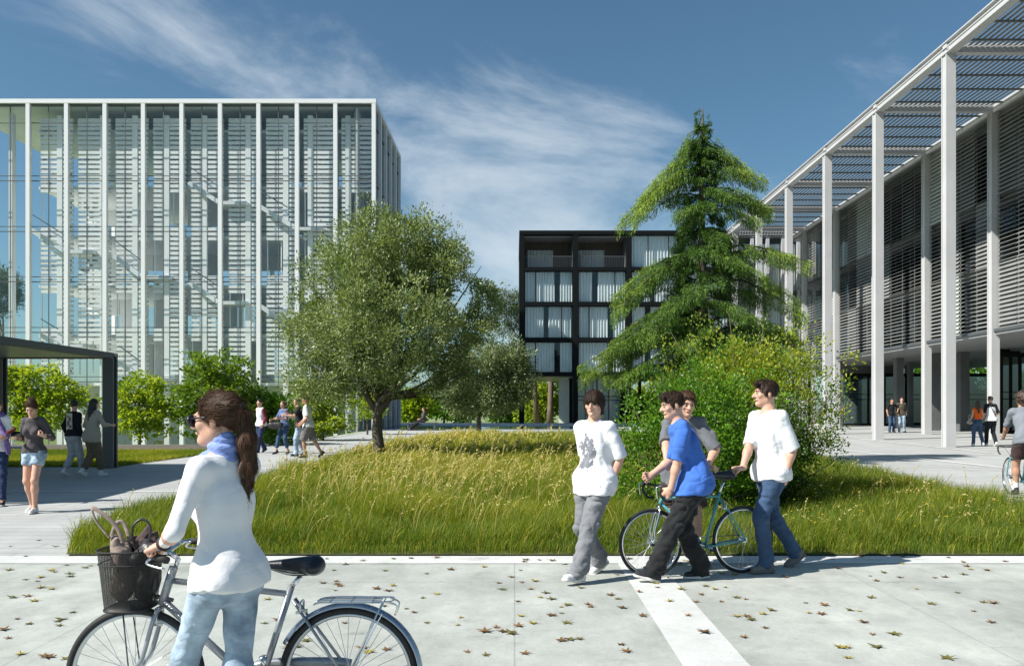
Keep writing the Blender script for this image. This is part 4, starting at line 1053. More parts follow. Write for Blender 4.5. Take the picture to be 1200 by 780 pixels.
# ================================================================ canopy on the left
YK = foot(547.5); XK = PX(138, YK); cn = root_at('canopy', 'flat roofed dark steel canopy over the left path', 'canopy', XK-3, YK-3)
zt = PZ(414, YK); zb_ = PZ(420.5, YK)
MB().box(XK-.05-.20, XK, YK-8.6, YK-.262, zb_, zt).build('edge_beam', M['steel_dark'], cn)
MB().box(XK-14, XK-.255, YK-.16, YK, zb_, zt-.01).build('edge_beam', M['steel_dark'], cn)
MB().box(XK-14, XK-.26, YK-8.6, YK-.165, zb_+.03, zt-.03).build('roof_panel', M['slab'], cn)
def cpost(x): 
    mb = MB(); g = gz(YK); mb.box(x-.26, x, YK-.26, YK-.20, g, zt-.001); mb.box(x-.26, x, YK-.06, YK, g, zt-.001); mb.box(x-.16, x-.10, YK-.199, YK-.061, g, zt-.001); mb.box(x-.259,x-.235,YK-.199,YK-.061,g,zt-.002)
    return mb.build('post', M['steel_dark'], cn)
cpost(XK); cpost(PX(9,YK)); 
# low wall behind the lawn
YWl = foot(528.5); lw = root_at('low_wall', 'low brown concrete wall behind the lawn at the left', 'wall', -15, YWl)
x1 = PX(274, YWl); MB().box(-32, x1, YWl, YWl+.3, -1.0, PZ(521, YWl)).build('wall', mat('brown_concrete', (.22,.19,.16), .85, var=.12, vscale=1.5), lw)
# rail visible behind the woman in grey
fr = root_at('hand_rail', 'thin pale rail running along the lawn edge under the canopy', 'rail', PX(10,21.8), 21.8)
YR = 21.6; mbr = MB(); mbr.tube([(PX(-60,YR),YR,PZ(524,YR)),(PX(26,YR),YR,PZ(524,YR))], .028, 8)
mbr.build('rail', M['white'], fr)
for xp in (-40, 25):
    MB().tube([(PX(xp,YR),YR,gz(YR)),(PX(xp,YR),YR,PZ(524.5,YR))], .02, 6).build('post', M['white'], fr)
# ================================================================ trees and shrubs
def leafmesh(name, P, D, L, Wd, m, parent=None, tint=None, seed=1, droop=.0):
    """one small bent diamond per leaf at P pointing along D"""
    r = np.random.RandomState(seed); n = len(P); D = D/np.maximum(1e-6, np.linalg.norm(D,axis=1))[:,None]
    u = r.normal(size=(n,3)); S = np.cross(D,u); S /= np.maximum(1e-6, np.linalg.norm(S,axis=1))[:,None]
    Nn = np.cross(D,S); L = L*(.65+.7*r.rand(n)); Wd = Wd*(.7+.6*r.rand(n))
    a = P; m_ = P+D*(L*.5)[:,None]+Nn*(L*.06)[:,None]; b = m_+S*(Wd/2)[:,None]; d = m_-S*(Wd/2)[:,None]; c = P+D*L[:,None]-np.array([0,0,1.])*(L*droop)[:,None]
    V = np.stack([a,b,c,d],1).reshape(-1,3)
    return npmesh(name, V, np.arange(n*4), np.full(n,4), m, parent, attr=np.repeat(tint if tint is not None else r.rand(n), 4))
def clumps(blobs, n, rs_, shell=.6):
    """random points in a union of ellipsoids, biased to the outside"""
    w = np.array([b[3]*b[4]*b[5] for b in blobs])**.75; w = w/w.sum(); idx = rs_.choice(len(blobs), n, p=w); B = np.array([b[:6] for b in blobs])[idx]
    v = rs_.normal(size=(n,3)); v /= np.linalg.norm(v,axis=1)[:,None]
    rad = np.where(rs_.rand(n) < shell, .80+.24*rs_.rand(n), rs_.rand(n)**.45)
    return B[:,:3]+v*rad[:,None]*B[:,3:6], v
def tree(name, label, X, Y, trunk, blobs, leafm, ncl, nlf, clr, L, Wd, group=None, seed=1, barkm=None, nlimb=14, tr=.14, droop=.0, limb_from=None, tb=(.0,1.0), loose=1.0, stems=0, updir=.3, cat='tree', shell=.6, vz=1.0, shoot=.12, carve=.9):
    """blobs in local coordinates: (x,y,z,rx,ry,rz)"""
    rs_ = np.random.RandomState(seed); ro = random.Random(seed)
    t = thing(name, label, cat, (X, Y, gz(Y)), 0, group)
    C, Vd = clumps(blobs, ncl, rs_, shell); n = ncl*nlf; sh_ = (rs_.rand(ncl)**3)*shoot*3; C = C+Vd*sh_[:,None]*np.array([1,1,.7])+np.array([0,0,.35])*sh_[:,None]
    off = rs_.normal(size=(n,3))*clr*.55*np.array([1,1,vz]); Cc = np.repeat(C, nlf, 0); P = Cc+off
    # holes: drop the leaves where a slow noise is low
    k = vnoise(P*1.9/max(.6,clr*2.2)+seed)+.5*vnoise(P*5.1/max(.6,clr*2.2)+seed) > -.42*loose;  k &= vnoise(P*1.25+seed*3.1) > -carve; keepz = P[:,2] > .06; k &= keepz
    D = off*1.2+np.repeat(Vd, nlf, 0)*.35*clr+rs_.normal(size=(n,3))*clr*.25+np.array([0,0,updir*clr])
    ct = np.repeat(rs_.rand(ncl), nlf); tn = tb[0]+(tb[1]-tb[0])*np.clip(.55*ct+.45*rs_.rand(n),0,1)
    leafmesh('crown', P[k], D[k], L, Wd, leafm, t, tn[k], seed, droop)
    barkm = barkm or M['bark']; mb = MB()
    if trunk:
        tp = [Vector(p) for p in trunk]; N_ = len(tp)
        mb.tube(tp, [tr*(1.35 if i == 0 else 1)*(1-.45*i/(N_-1)) for i in range(N_)], 12)
        tobj = mb.build('trunk', barkm, t, smooth=True)
        sel = rs_.choice(ncl, min(nlimb*3, ncl), replace=False); lm = MB()
        lf = limb_from if limb_from is not None else .55
        for q, ci in enumerate(sel[:nlimb]):
            e = Vector(C[ci]); s0 = tp[-1] if q % 3 else tp[-1].lerp(tp[-2], ro.random()*lf)
            mid = s0.lerp(e, .45)+Vector((0,0,-.1*(e-s0).length+.1))+Vector((ro.uniform(-.1,.1),ro.uniform(-.1,.1),0))
            lm.tube([s0, s0.lerp(mid,.5)+Vector((0,0,.05)), mid, mid.lerp(e,.55), e], [tr*.42,tr*.34,tr*.24,tr*.13,.008], 7)
            for w_ in range(2):
                e2 = Vector(C[sel[(q*2+w_+nlimb) % len(sel)]])
                if (e2-mid).length < 1.6: lm.tube([mid, mid.lerp(e2,.5)+Vector((0,0,.04)), e2], [tr*.16,tr*.09,.006], 5)
        lm.build('limbs', barkm, t, smooth=True)
    if stems:
        lm = MB(); sel = rs_.choice(ncl, stems)
        for ci in sel:
            e = Vector(C[ci]); s0 = Vector((ro.uniform(-.15,.15), ro.uniform(-.15,.15), 0)); mid = Vector((s0.x*.5+e.x*.45, s0.y*.5+e.y*.45, e.z*.55))
            lm.tube([s0, mid, e], [.018,.012,.004], 5)
        lm.build('stems', barkm, t, smooth=True)
    return t
def pb(lst, X, Y, ry=None):
    """blobs given as photo ellipses (px, py, rpx, rpy[, depth offset m]) at distance Y -> local blobs"""
    s = Y/1000; o = []
    for b in lst:
        x, y, a, c = b[:4]; dy = b[4] if len(b) > 4 else 0
        o.append((PX(x,Y)-X, dy, PZ(y,Y)-gz(Y), a*s, (b[5] if len(b) > 5 else (a+c)/2*s), c*s))
    return o
LM_OL = leafmat('olive_leaf', (.045,.085,.020), (.50,.54,.31), trans=.25, rough=.4, cc=(.20,.265,.09))
LM_OL2 = leafmat('olive_leaf_pale', (.07,.11,.04), (.33,.38,.2), trans=.2, rough=.5)
LM_MP = leafmat('maple_leaf', (.10,.19,.02), (.50,.52,.06), trans=.45, rough=.5, cc=(.27,.37,.035))
LM_GR = leafmat('bright_leaf', (.030,.085,.010), (.22,.40,.035), trans=.4, rough=.4, cc=(.10,.22,.02))
LM_YL = leafmat('yellow_leaf', (.06,.12,.015), (.52,.46,.05), trans=.4, rough=.45, cc=(.24,.32,.035))
LM_DK = leafmat('dark_leaf', (.018,.045,.008), (.10,.18,.02), trans=.3, rough=.4)
LM_PN = leafmat('pine_needles', (.03,.055,.018), (.13,.19,.055), trans=.15, rough=.6)
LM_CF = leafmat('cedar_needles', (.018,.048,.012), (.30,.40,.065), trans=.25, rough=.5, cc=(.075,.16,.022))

# --- the olive tree
Yo = foot(542); Xo = PX(443, Yo)
ob = pb([(452,300,58,46),(395,330,42,40),(530,330,46,42),(352,372,30,22),(340,385,22,15),(370,400,30,30),(420,370,60,55,-.6),(500,380,62,55,.5),(545,400,36,40),(375,440,34,28),(415,437,40,26,.6),(485,436,46,22,-.5),(535,448,38,28),(560,365,22,32),(440,270,30,22),(500,285,40,28),(570,345,13,25),(383,458,24,14),(548,468,26,15),(462,340,60,60,1.4,1.3),(460,390,70,60,-1.3,1.2)], Xo, Yo)
tree('olive_tree', 'large round grey green olive tree with forked trunk in the meadow', Xo, Yo, [(0,0,-.1),(.02,0,.4),(-.03,0,.9),(.0,0,1.45),(.02,.0,1.65)], ob, LM_OL, 2500, 74, .24, .10, .034, seed=4, nlimb=16, tr=.18, limb_from=.3, loose=.55, shell=.6, carve=.27, shoot=.10)
ot = [o for o in COL.objects if o.name.startswith('olive_tree')][0]
mb = MB(); mb.tube([(-.02,0,1.35),(-.28,0,1.75),(-.50,.05,2.3),(-.62,.05,2.9)], [.10,.085,.07,.05], 9); mb.tube([(.03,0,1.35),(.30,0,1.72),(.48,-.05,2.2),(.75,-.05,3.0)], [.10,.09,.07,.05], 9); mb.tube([(0,0,1.5),(.08,.1,2.2),(.1,.1,3.2)], [.08,.07,.04], 9)
mb.build('limbs', M['bark'], ot, smooth=True)
# --- smaller olive behind
Y2 = 40.5; X2 = PX(561, Y2)
tree('olive_tree', 'small pale olive tree standing behind the meadow, beside the pool', X2, Y2, [(0,0,-.1),(.0,0,.6),(.05,0,1.2)], pb([(565,430,38,26),(592,445,26,28),(540,450,28,24),(575,465,42,18),(545,470,26,12),(600,425,18,20),(612,450,12,16)], X2, Y2), LM_OL2, 560, 70, .30, .16, .06, seed=9, nlimb=9, tr=.13, limb_from=.3)
# --- umbrella pine behind the black building, pines far left
Y3 = 76.0; X3 = PX(616, Y3)
tree('pine_tree', 'umbrella pine rising behind the left edge of the black building', X3, Y3, [(1.0,0,0),(.8,0,4),(.6,0,7.6)], pb([(590,358,16,14),(604,372,14,14),(582,378,12,10),(612,352,14,12),(598,385,10,8),(625,365,20,22)], X3, Y3), LM_PN, 260, 60, .45, .22, .05, seed=12, nlimb=7, tr=.22, barkm=M['bark_p'])
Y4 = 75.0; X4 = PX(2, Y4)
tree('pine_tree', 'dark pine seen through the clear glass corner at the far left', X4, Y4, [(0,0,0),(.2,0,5),(.1,0,8)], pb([(2,340,18,22),(12,350,10,12),(-8,330,20,14),(-4,365,12,8)], X4, Y4), LM_PN, 200, 60, .5, .25, .06, seed=13, nlimb=7, tr=.2, barkm=M['bark_p'])
# --- young maples before the glass building
Ym = foot(522)
def maple(px, blobs, label, seed, Yq=Ym, ncl=260, m=None, L=.13, base=None, tr=.055, clr=.26):
    Xq = PX(px, Yq)
    return tree('maple_tree', label, Xq, Yq, [(0,0,-1.45),(.03,0,.5),(0,0,1.1),(.02,0,1.7)], pb(blobs, Xq, Yq), m or LM_MP, ncl, 34, clr, L, L*.72, seed=seed, nlimb=8, tr=tr, limb_from=.9, vz=.45, loose=.55, group='young trees before the glass building')
maple(30, [(40,442,32,12),(58,458,34,12),(28,470,28,16),(70,472,28,14),(84,462,18,10),(15,450,16,20),(50,490,34,12),(20,498,20,14)], 'yellow green young tree with layered branches seen under the canopy', 21, ncl=340)
maple(163, [(165,452,20,9),(180,468,20,9),(150,470,17,10),(188,486,12,8),(165,488,26,10),(148,500,14,7),(180,505,16,7)], 'slim layered green tree right beside the canopy post', 22, ncl=210)
maple(254, [(254,430,32,18),(232,450,22,20),(276,452,24,22),(254,465,42,24),(226,482,20,20),(280,482,22,20),(252,495,38,18)], 'dense egg-shaped green tree behind the woman with the ponytail', 23, ncl=420, m=leafmat('lime_leaf', (.05,.11,.015), (.33,.42,.05), trans=.4, cc=(.15,.25,.03)), clr=.22)
maple(316, [(305,472,20,14),(325,480,18,12),(300,500,20,18),(322,508,22,14),(296,484,10,12)], 'low bushy green tree behind the walker in the maroon sleeved shirt', 24, Yq=foot(521), ncl=260, m=LM_GR)
maple(378, [(372,460,20,10),(390,473,18,9),(362,482,16,10),(380,494,26,9),(360,503,18,8),(392,500,14,8)], 'yellow green layered tree behind the two men walking', 25, Yq=foot(516), ncl=230)
maple(430, [(425,470,14,8),(438,480,12,8)], 'small green tree mostly hidden behind the olive', 26, Yq=foot(509), ncl=60)
# --- trees beyond, through the pilotis
for i, (px, Yq, bl_, lb) in enumerate((
    (636, 78, [(628,462,16,10),(640,474,16,10),(622,482,12,9),(645,460,10,8),(632,490,12,6)], 'bright green tree seen under the black building beside the brown trunk'),
    (485, 76, [(484,470,14,8),(478,484,12,8),(492,478,10,8)], 'bright green tree between the glass building and the pool'),
    (745, 80, [(745,470,20,14),(762,480,18,14),(735,484,12,10)], 'yellow green tree seen between the slim black pillars'),
    (520, 82, [(520,476,16,9),(540,482,14,8)], 'dark green bush far behind the small olive tree'),
    (600, 84, [(600,480,14,10),(588,486,12,7)], 'dark leafy tree far behind, left of the black building'),
    (1090, 72, [(1085,470,18,28),(1100,452,18,20),(1075,455,14,18)], 'green tree outside the lobby seen past the dark piers'),
    (1122, 70, [(1118,458,22,28),(1135,475,20,22),(1110,485,18,14),(1148,455,16,20)], 'tall leafy tree behind the lobby glass, beside the orange top'),
    (1075, 74, [(1072,485,12,12),(1080,475,10,10)], 'light green shrub outside the lobby beyond the couple'),
    (1190, 74, [(1190,470,28,22),(1175,480,18,14),(1215,465,26,26)], 'distant green tree seen through the glass at the far right'))):
    Xq = PX(px, Yq); yb_ = gz(Yq)
    tree('distant_tree', lb, Xq, Yq, [(0,0,-.1),(.05,0,.8),(0,0,1.6)], pb(bl_, Xq, Yq), LM_MP if i in (0,1,2,7) else LM_GR, 190 if i > 4 else 110, 40, .5, .34, .24, seed=40+i, nlimb=5, tr=.12, group='trees beyond the buildings')
Yq = 76; Xq = PX(645, Yq)
# the bare brown trunk of a pine under the black building
t = thing('pine_tree', 'tall brown pine trunk seen under the black building', 'tree', (Xq, Yq, gz(Yq)))
MB().tube([(-.05,0,-.1),(.0,0,1.6),(.05,0,3.4),(.05,0,6)], [.36,.26,.25,.22], 12).build('trunk', M['bark_p'], t, smooth=True)
rsx = np.random.RandomState(6); C_ = rsx.normal(size=(2500,3))*np.array([1.2,1.2,.7])+np.array([0,0,7.4]); leafmesh('crown', C_, rsx.normal(size=(2500,3)), .3, .08, LM_PN, t)

# --- the conifer
M['bark_dk'] = mat('dark_bark', (.035,.032,.018), .95, var=.3)
def conifer():
    Yc = 22.5; Xc = PX(823, Yc); t = thing('conifer_tree', 'tall dark conifer with drooping tiered branches before the black building', 'tree', (Xc, Yc, gz(Yc)))
    Ht = PZ(125, Yc)-gz(Yc); g = random.Random(3); rq = np.random.RandomState(8)
    MB().tube([(.05,0,-.1),(.03,0,2),(0,0,4),(-.02,0,6),(0,0,Ht-.6),(.02,0,Ht)], [.22,.18,.14,.10,.04,.008], 10).build('trunk', M['bark'], t, smooth=True)
    # explicit boughs matching the photograph: (origin py, tip px, tip py, depth)
    B_ = [(150,800,205,.0),(165,790,192,.2),(190,752,232,.0),(205,740,262,-.4),(215,728,258,.3),(230,765,240,.6),(160,845,178,.1),(178,872,200,0),(190,890,206,.3),(205,893,212,-.2),
          (225,900,246,0),(235,905,240,.4),(250,884,262,-.3),(262,800,270,.5),(270,872,290,.2),(290,790,310,.5),(300,745,348,0),(305,722,345,.4),(312,718,372,-.5),(330,725,350,.6),
          (300,930,300,0),(310,940,308,-.4),(325,938,352,.2),(335,936,372,-.4),(345,905,350,.6),(355,742,395,-.6),(365,720,398,.3),(375,735,420,.6),(395,695,420,0),(400,680,428,-.3),(405,684,440,.4),(420,720,448,-.6),
          (380,930,392,0),(395,944,398,.3),(410,942,430,-.2),(420,900,440,-.8),(430,760,450,-.9),(435,880,452,.7),(300,850,318,-1.2),(330,800,352,-1.3),(360,860,378,-1.4),(390,790,408,-1.5),(415,850,428,-1.6),(270,835,300,-.9),(350,770,372,-1.1),(310,885,330,-.9),
          (245,790,258,-.7),(225,845,238,-.7),(400,905,412,-1.2),(380,745,402,-1.2),(205,835,222,.5),(280,860,300,.9),(240,812,262,-.5),(440,710,440,.2),(440,925,450,.5)]
    br = []
    for py0, tx, ty, dy in B_: br.append((Vector((0,0,PZ(py0,Yc)-gz(Yc))), Vector((PX(tx,Yc)-Xc, dy, PZ(ty,Yc)-gz(Yc)))))
    for i in range(48):     # fill, all round
        z = 1.3+(Ht-2.2)*(i/48)**1.0; a = i*2.4; ln = 2.5*(1-(z/Ht))**1.05*g.uniform(.40,.80)+.12
        br.append((Vector((0,0,z+.25*ln)), Vector((math.cos(a)*ln, math.sin(a)*ln, z-.12*ln))))
    for i in range(26):
        z = Ht*(.80+.195*i/26); a = i*2.4; ln = .05+.24*(1-i/26)*g.uniform(.3,1.5); br.append((Vector((0,0,z)), Vector((math.cos(a)*ln, math.sin(a)*ln, z-.15*ln+.05))))
    bm_ = MB(); PP=[]; DD=[]; TT=[]
    for o, e in br:
        d = e-o; ln = d.length; side = Vector((-d.y, d.x, 0))
        if side.length < 1e-4: side = Vector((0,1,0))
        side.normalize(); h_ = d.copy(); h_.z = 0; h_.normalize()
        pts = [o.lerp(e, t_)+Vector((0,0,ln*(.13+.16*min(1,abs(d.z)/max(.3,ln)))*math.sin(t_**.8*math.pi)-.03)) for t_ in (0,.2,.4,.6,.8,1)]
        bm_.tube(pts, [.006+.012*ln*(1-t_) for t_ in (0,.2,.4,.6,.8,1)], 5)
        ns = int(7+ln*20)
        for s_ in range(ns):
            t_ = .12+.88*(s_+g.random())/ns if ln > .6 else g.random(); k = min(4, int(t_*5)); p = pts[k].lerp(pts[k+1], t_*5-k)
            for sg in (-1,1):
                wv = .40*min(1, ln/1.7+.12)*math.sin(min(1,.25+.75*(1.02-t_)*1.4)*math.pi/2)+.06; sw_ = wv*g.uniform(.5,1.1)
                q = p+side*sg*sw_+h_*(.35*sw_+.05)+Vector((0,0,-.10*sw_-.08*g.random()))
                bt = g.random()
                nlf = int(20+sw_*64)
                for l_ in range(nlf):
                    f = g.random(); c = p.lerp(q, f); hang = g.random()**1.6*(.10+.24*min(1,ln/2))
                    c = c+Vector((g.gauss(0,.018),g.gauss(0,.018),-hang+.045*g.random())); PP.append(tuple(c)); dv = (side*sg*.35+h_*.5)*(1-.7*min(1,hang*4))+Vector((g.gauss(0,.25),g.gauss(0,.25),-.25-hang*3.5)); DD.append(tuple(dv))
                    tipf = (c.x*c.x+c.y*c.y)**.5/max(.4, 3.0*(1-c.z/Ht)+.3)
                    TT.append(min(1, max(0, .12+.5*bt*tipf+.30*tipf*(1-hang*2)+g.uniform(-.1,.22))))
    bm_.build('boughs', M['bark_dk'], t, smooth=True)
    PP = np.array(PP); kk = vnoise(PP*2.1+3)+.6*vnoise(PP*5.3) > -.50; DD = np.array(DD); TT = np.array(TT)
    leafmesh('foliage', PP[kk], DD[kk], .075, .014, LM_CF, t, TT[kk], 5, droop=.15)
    return len(PP)
print('conifer leaves', conifer())

# --- shrubs in the meadow
def shrub(name, label, px, Y, blobs, m, ncl, nlf, clr, L, Wd, seed, stems=26, tb=(0,1), loose=1, updir=.5, shell=.6, shoot=.12, carve=.9):
    X = PX(px, Y); return tree(name, label, X, Y, None, pb(blobs, X, Y), m, ncl, nlf, clr, L, Wd, seed=seed, stems=stems, tb=tb, loose=loose, cat='shrub', updir=updir, shell=shell, shoot=shoot, carve=carve)
shrub('leafy_shrub', 'bright green leafy shrub directly behind the gray shirted youth', 800, 12.2, [(815,500,52,40),(790,540,45,40),(840,545,42,45),(755,560,22,40),(745,520,14,16),(830,470,34,22),(775,590,42,25),(830,595,45,22),(860,500,25,36)], LM_GR, 850, 46, .14, .050, .030, 31, stems=60, shoot=.26, loose=.72, carve=.42)
shrub('leafy_shrub', 'tall yellow green shrub between the conifer and the pale youth', 870, 14.0, [(870,450,46,30),(900,470,44,34),(840,450,30,24),(918,460,18,24),(880,435,20,14),(898,510,42,35),(925,500,18,30),(815,450,22,20),(880,560,50,40),(938,432,8,16),(850,415,10,16)], LM_YL, 950, 46, .16, .052, .032, 32, stems=70, updir=.9, shoot=.30, loose=.70, carve=.36)
shrub('leafy_shrub', 'dark small leaved shrub right of the youth in white holding the saddle', 905, 12.6, [(905,530,30,26),(916,505,20,18),(900,565,32,28),(882,590,28,20),(930,520,13,18),(934,560,12,10),(946,490,7,12)], LM_DK, 800, 44, .12, .038, .026, 33, stems=60, updir=.6, shoot=.22, loose=.7, carve=.5)
# ================================================================ bicycles (local frame: front wheel towards +X)
def torus(mb, c, Rr, r, n=48, k=8, flat=1.0):
    V=[];Fc=[]
    for i in range(n):
        a=i*2*math.pi/n; ca,sa=math.cos(a),math.sin(a)
        for j in range(k):
            b=j*2*math.pi/k; q=Rr+r*math.cos(b); V.append((c[0]+ca*q, c[1]+r*flat*math.sin(b), c[2]+sa*q))
    for i in range(n):
        for j in range(k): Fc.append((i*k+j, ((i+1)%n)*k+j, ((i+1)%n)*k+(j+1)%k, i*k+(j+1)%k))
    return mb.add(V,Fc)
def bez(P, n=10):
    """Catmull-Rom through the points"""
    P=[Vector(p) for p in P]; o=[]
    for i in range(len(P)-1):
        a,b,c,d=P[max(0,i-1)],P[i],P[i+1],P[min(len(P)-1,i+2)]
        for j in range(n):
            t=j/n; o.append(.5*((2*b)+(c-a)*t+(2*a-5*b+4*c-d)*t*t+(3*b-a-3*c+d)*t**3))
    return o+[P[-1]]
def bicycle(label, X, Y, yaw, paint, Rw=.335, wb=1.02, style='city', forkm=None, steer=0, vox=.006):
    t = thing('bicycle', label, 'bicycle', (X, Y, gz(Y)), R(yaw))
    t.rotation_euler.x = 0
    rx, fx_ = -.44*wb/1.02, .58*wb/1.02; z0 = Rw
    for x in (rx, fx_):
        mb = MB(); torus(mb, (x,0,z0), Rw-.038, .011, 56, 8, 1.1); w = mb.build('wheel', M['alu'] if style=='city' else M['chrome'], t, smooth=True)
        mb = MB(); torus(mb, (x,0,z0), Rw-.018, .018 if style=='city' else .0155, 64, 10, 1.0); mb.build('tyre', M['blackm'], w, smooth=True)
        mb = MB(); ns = 32
        for i in range(ns):
            a = i*2*math.pi/ns; hs_ = .020; sd = .032 if i%2 else -.032; tw = (.9 if (i//2)%2 else -.9)
            mb.tube([(x+math.cos(a+tw)*hs_, sd, z0+math.sin(a+tw)*hs_), (x+math.cos(a)*(Rw-.046), 0, z0+math.sin(a)*(Rw-.046))], .0013, 4, cap=False)
        mb.build('spokes', M['alu'], w)
        mb = MB(); mb.tube([(x,-.05,z0),(x,.05,z0)], .018, 12); mb.tube([(x,-.036,z0),(x,-.030,z0)], .027, 12); mb.tube([(x,.030,z0),(x,.036,z0)], .027, 12); mb.build('hub', M['chrome'], w, smooth=False)
    bbp = (-.01,0,.275); st = (-.165,0,.765 if style=='city' else .78); ht = (.405,0,.835 if style=='city' else .78); hb = (.455,0,.68)
    r_ = .0165 if style=='city' else .0145
    fr = MB(); fr.tube([bbp, st], r_, 10); fr.tube([(st[0]+.01,0,st[2]-.035),(ht[0]+.012,0,ht[2]-.04)], r_*.9, 10); fr.tube([bbp,(hb[0]-.005,0,hb[2]+.02)], r_*1.1, 10); fr.tube([(ht[0]-.008,0,ht[2]+.025),hb], r_*1.25, 12)
    for sd in (-1,1):
        fr.tube([(rx,sd*.058,z0),(-.05,sd*.035,.275),bbp], .009, 8); fr.tube([(rx,sd*.058,z0),(st[0]-.012,sd*.022,st[2]-.06)], .0075, 8)
    fr.tube([(bbp[0],-.036,bbp[2]),(bbp[0],.036,bbp[2])], .022, 12)
    fr.build('frame', paint, t, smooth=True)
    fk = MB(); cr = Vector((hb[0]+.01,0,hb[2]-.02))
    for sd in (-1,1):
        fk.tube(bez([(cr.x,sd*.02,cr.z),(cr.x+.012,sd*.050,cr.z-.05),(cr.x+.06,sd*.052,cr.z-.22),(fx_-.02,sd*.052,z0+.06),(fx_,sd*.052,z0)],5), .0105, 8)
    fk.tube([(cr.x,-.03,cr.z),(cr.x,.03,cr.z)], .014, 8); fk.build('fork', forkm or paint, t, smooth=True)
    # steering
    s0 = Vector((ht[0]-.02,0,ht[2]+.03)); s1 = Vector((ht[0]-.03,0,ht[2]+.065))
    hbm = MB(); hbm.tube([s0,s1], .0115, 10)
    if style == 'city':
        hbm.tube([s1,(s1.x+.05,0,s1.z+.03)], .012, 10); c0 = Vector((s1.x+.05,0,s1.z+.03))
        for sd in (-1,1): hbm.tube(bez([c0,(c0.x,sd*.10,c0.z+.015),(c0.x-.0,sd*.20,c0.z+.02),(c0.x-.10,sd*.27,c0.z+.01)],6), .0112, 10)
        h_ = hbm.build('handlebar', M['chrome'], t, smooth=True)
        for sd in (-1,1):
            MB().tube([(c0.x-.022,sd*.225,c0.z+.020),(c0.x-.108,sd*.274,c0.z+.008)], .0165, 10).build('grip', M['blackm'], h_, smooth=True)
            lv = MB(); lv.tube(bez([(c0.x-.03,sd*.21,c0.z+.02),(c0.x+.0,sd*.24,c0.z-.012),(c0.x-.10,sd*.285,c0.z-.03)],5), .006, 6); lv.build('brake_lever', M['chrome'], h_, smooth=True)
        cb = MB()
        for q in (-1,1): cb.tube(bez([(c0.x-.01,q*.2,c0.z+.01),(c0.x+.10,q*.10,c0.z+.03),(c0.x+.07,q*.02,c0.z-.12),(hb[0]+.03,0,hb[2]-.0)],6), .0028, 5)
        cb.build('brake_cable', M['blackm'], t, smooth=True)
    else:
        hbm.tube([s1,(s1.x+.08,0,s1.z+.01)], .011, 8); c0 = Vector((s1.x+.08,0,s1.z+.01)); hbm.tube([(c0.x,-.19,c0.z),(c0.x,.19,c0.z)], .0118, 8)
        for sd in (-1,1): hbm.tube(bez([(c0.x,sd*.185,c0.z),(c0.x+.06,sd*.20,c0.z+.005),(c0.x+.085,sd*.20,c0.z-.05),(c0.x+.03,sd*.20,c0.z-.12),(c0.x-.03,sd*.20,c0.z-.125)],5), .0118, 8)
        h_ = hbm.build('handlebar', M['blackm'], t, smooth=True)
        for sd in (-1,1):
            lv = MB(); lv.tube(bez([(c0.x+.07,sd*.20,c0.z+.02),(c0.x+.12,sd*.20,c0.z+.0),(c0.x+.11,sd*.20,c0.z-.10)],5), .007, 6); lv.build('brake_lever', M['chrome'], h_, smooth=True)
        cb = MB(); cb.tube(bez([(c0.x+.1,.2,c0.z),(c0.x+.16,.08,c0.z-.02),(c0.x+.02,.02,c0.z-.16),(hb[0]+.03,0,hb[2]-.02)],6), .0028, 5); cb.build('brake_cable', M['blackm'], t, smooth=True)
    # saddle
    zs = .885 if style=='city' else .965
    stt = (st[0]-.045,0,zs-.07)
    MB().tube([st, stt], .0125, 10).build('seat_post', M['chrome'], t, smooth=True)
    sad = sdfobj('saddle', [rc((stt[0]-.065,.045,zs-.024),(stt[0]-.045,-.045,zs-.024), .034,.034,.03, flat=(0,0,1.), ff=1.35),
        rc((stt[0]-.06,0,zs-.018),(stt[0]+.16,0,zs-.014), .055,.019,.04, flat=(0,0,1.), ff=1.15), rc((stt[0]-.075,0,zs-.012),(stt[0]-.07,0,zs-.012), .028,.028,.03)], .005, M['leather'], t)
    mb = MB()
    for sd in (-1,1): mb.tube(bez([(stt[0]+.14,sd*.01,zs-.035),(stt[0]+.04,sd*.022,zs-.06),(stt[0]-.06,sd*.03,zs-.055),(stt[0]-.10,sd*.05,zs-.03)],5), .004, 6)
    for sd in (-1,1): mb.tube([(stt[0]-.085,sd*.055,zs-.03+.012*math.sin(k)) for k in range(2)], .012, 8)
    mb.build('saddle_rails', M['steel_dark'], sad, smooth=True)
    # drive
    mb = MB(); torus(mb, (bbp[0],-.045,bbp[2]), .082, .005, 36, 6, .8)
    for i in range(5): a=i*1.2566; mb.tube([(bbp[0],-.045,bbp[2]),(bbp[0]+math.cos(a)*.08,-.045,bbp[2]+math.sin(a)*.08)], .006, 6)
    mb.build('chainring', M['alu'], t, smooth=True)
    ca = R(200 if style != 'city' else 250)
    for sd, aa in ((-1,ca),(1,ca+math.pi)):
        e = (bbp[0]+math.cos(aa)*.165, sd*.062, bbp[2]+math.sin(aa)*.165); mb = MB(); mb.tube([(bbp[0],sd*.055,bbp[2]), e], .009, 8); ck = mb.build('crank', M['chrome'], t, smooth=True)
        mb = MB(); mb.obox((e[0],sd*.11,e[2]), .085,.085,.022); mb.tube([(e[0],sd*.06,e[2]),(e[0],sd*.15,e[2])], .007, 6); mb.build('pedal', M['blackm'], ck)
    ch = MB(); tp = [(bbp[0],-.047,bbp[2]+.082),(rx,-.047,z0+.035)]; ch.tube(tp, .004, 5); ch.tube([(bbp[0],-.047,bbp[2]-.082),(rx,-.047,z0-.035)], .004, 5); ch.build('chain', M['steel_dark'], t)
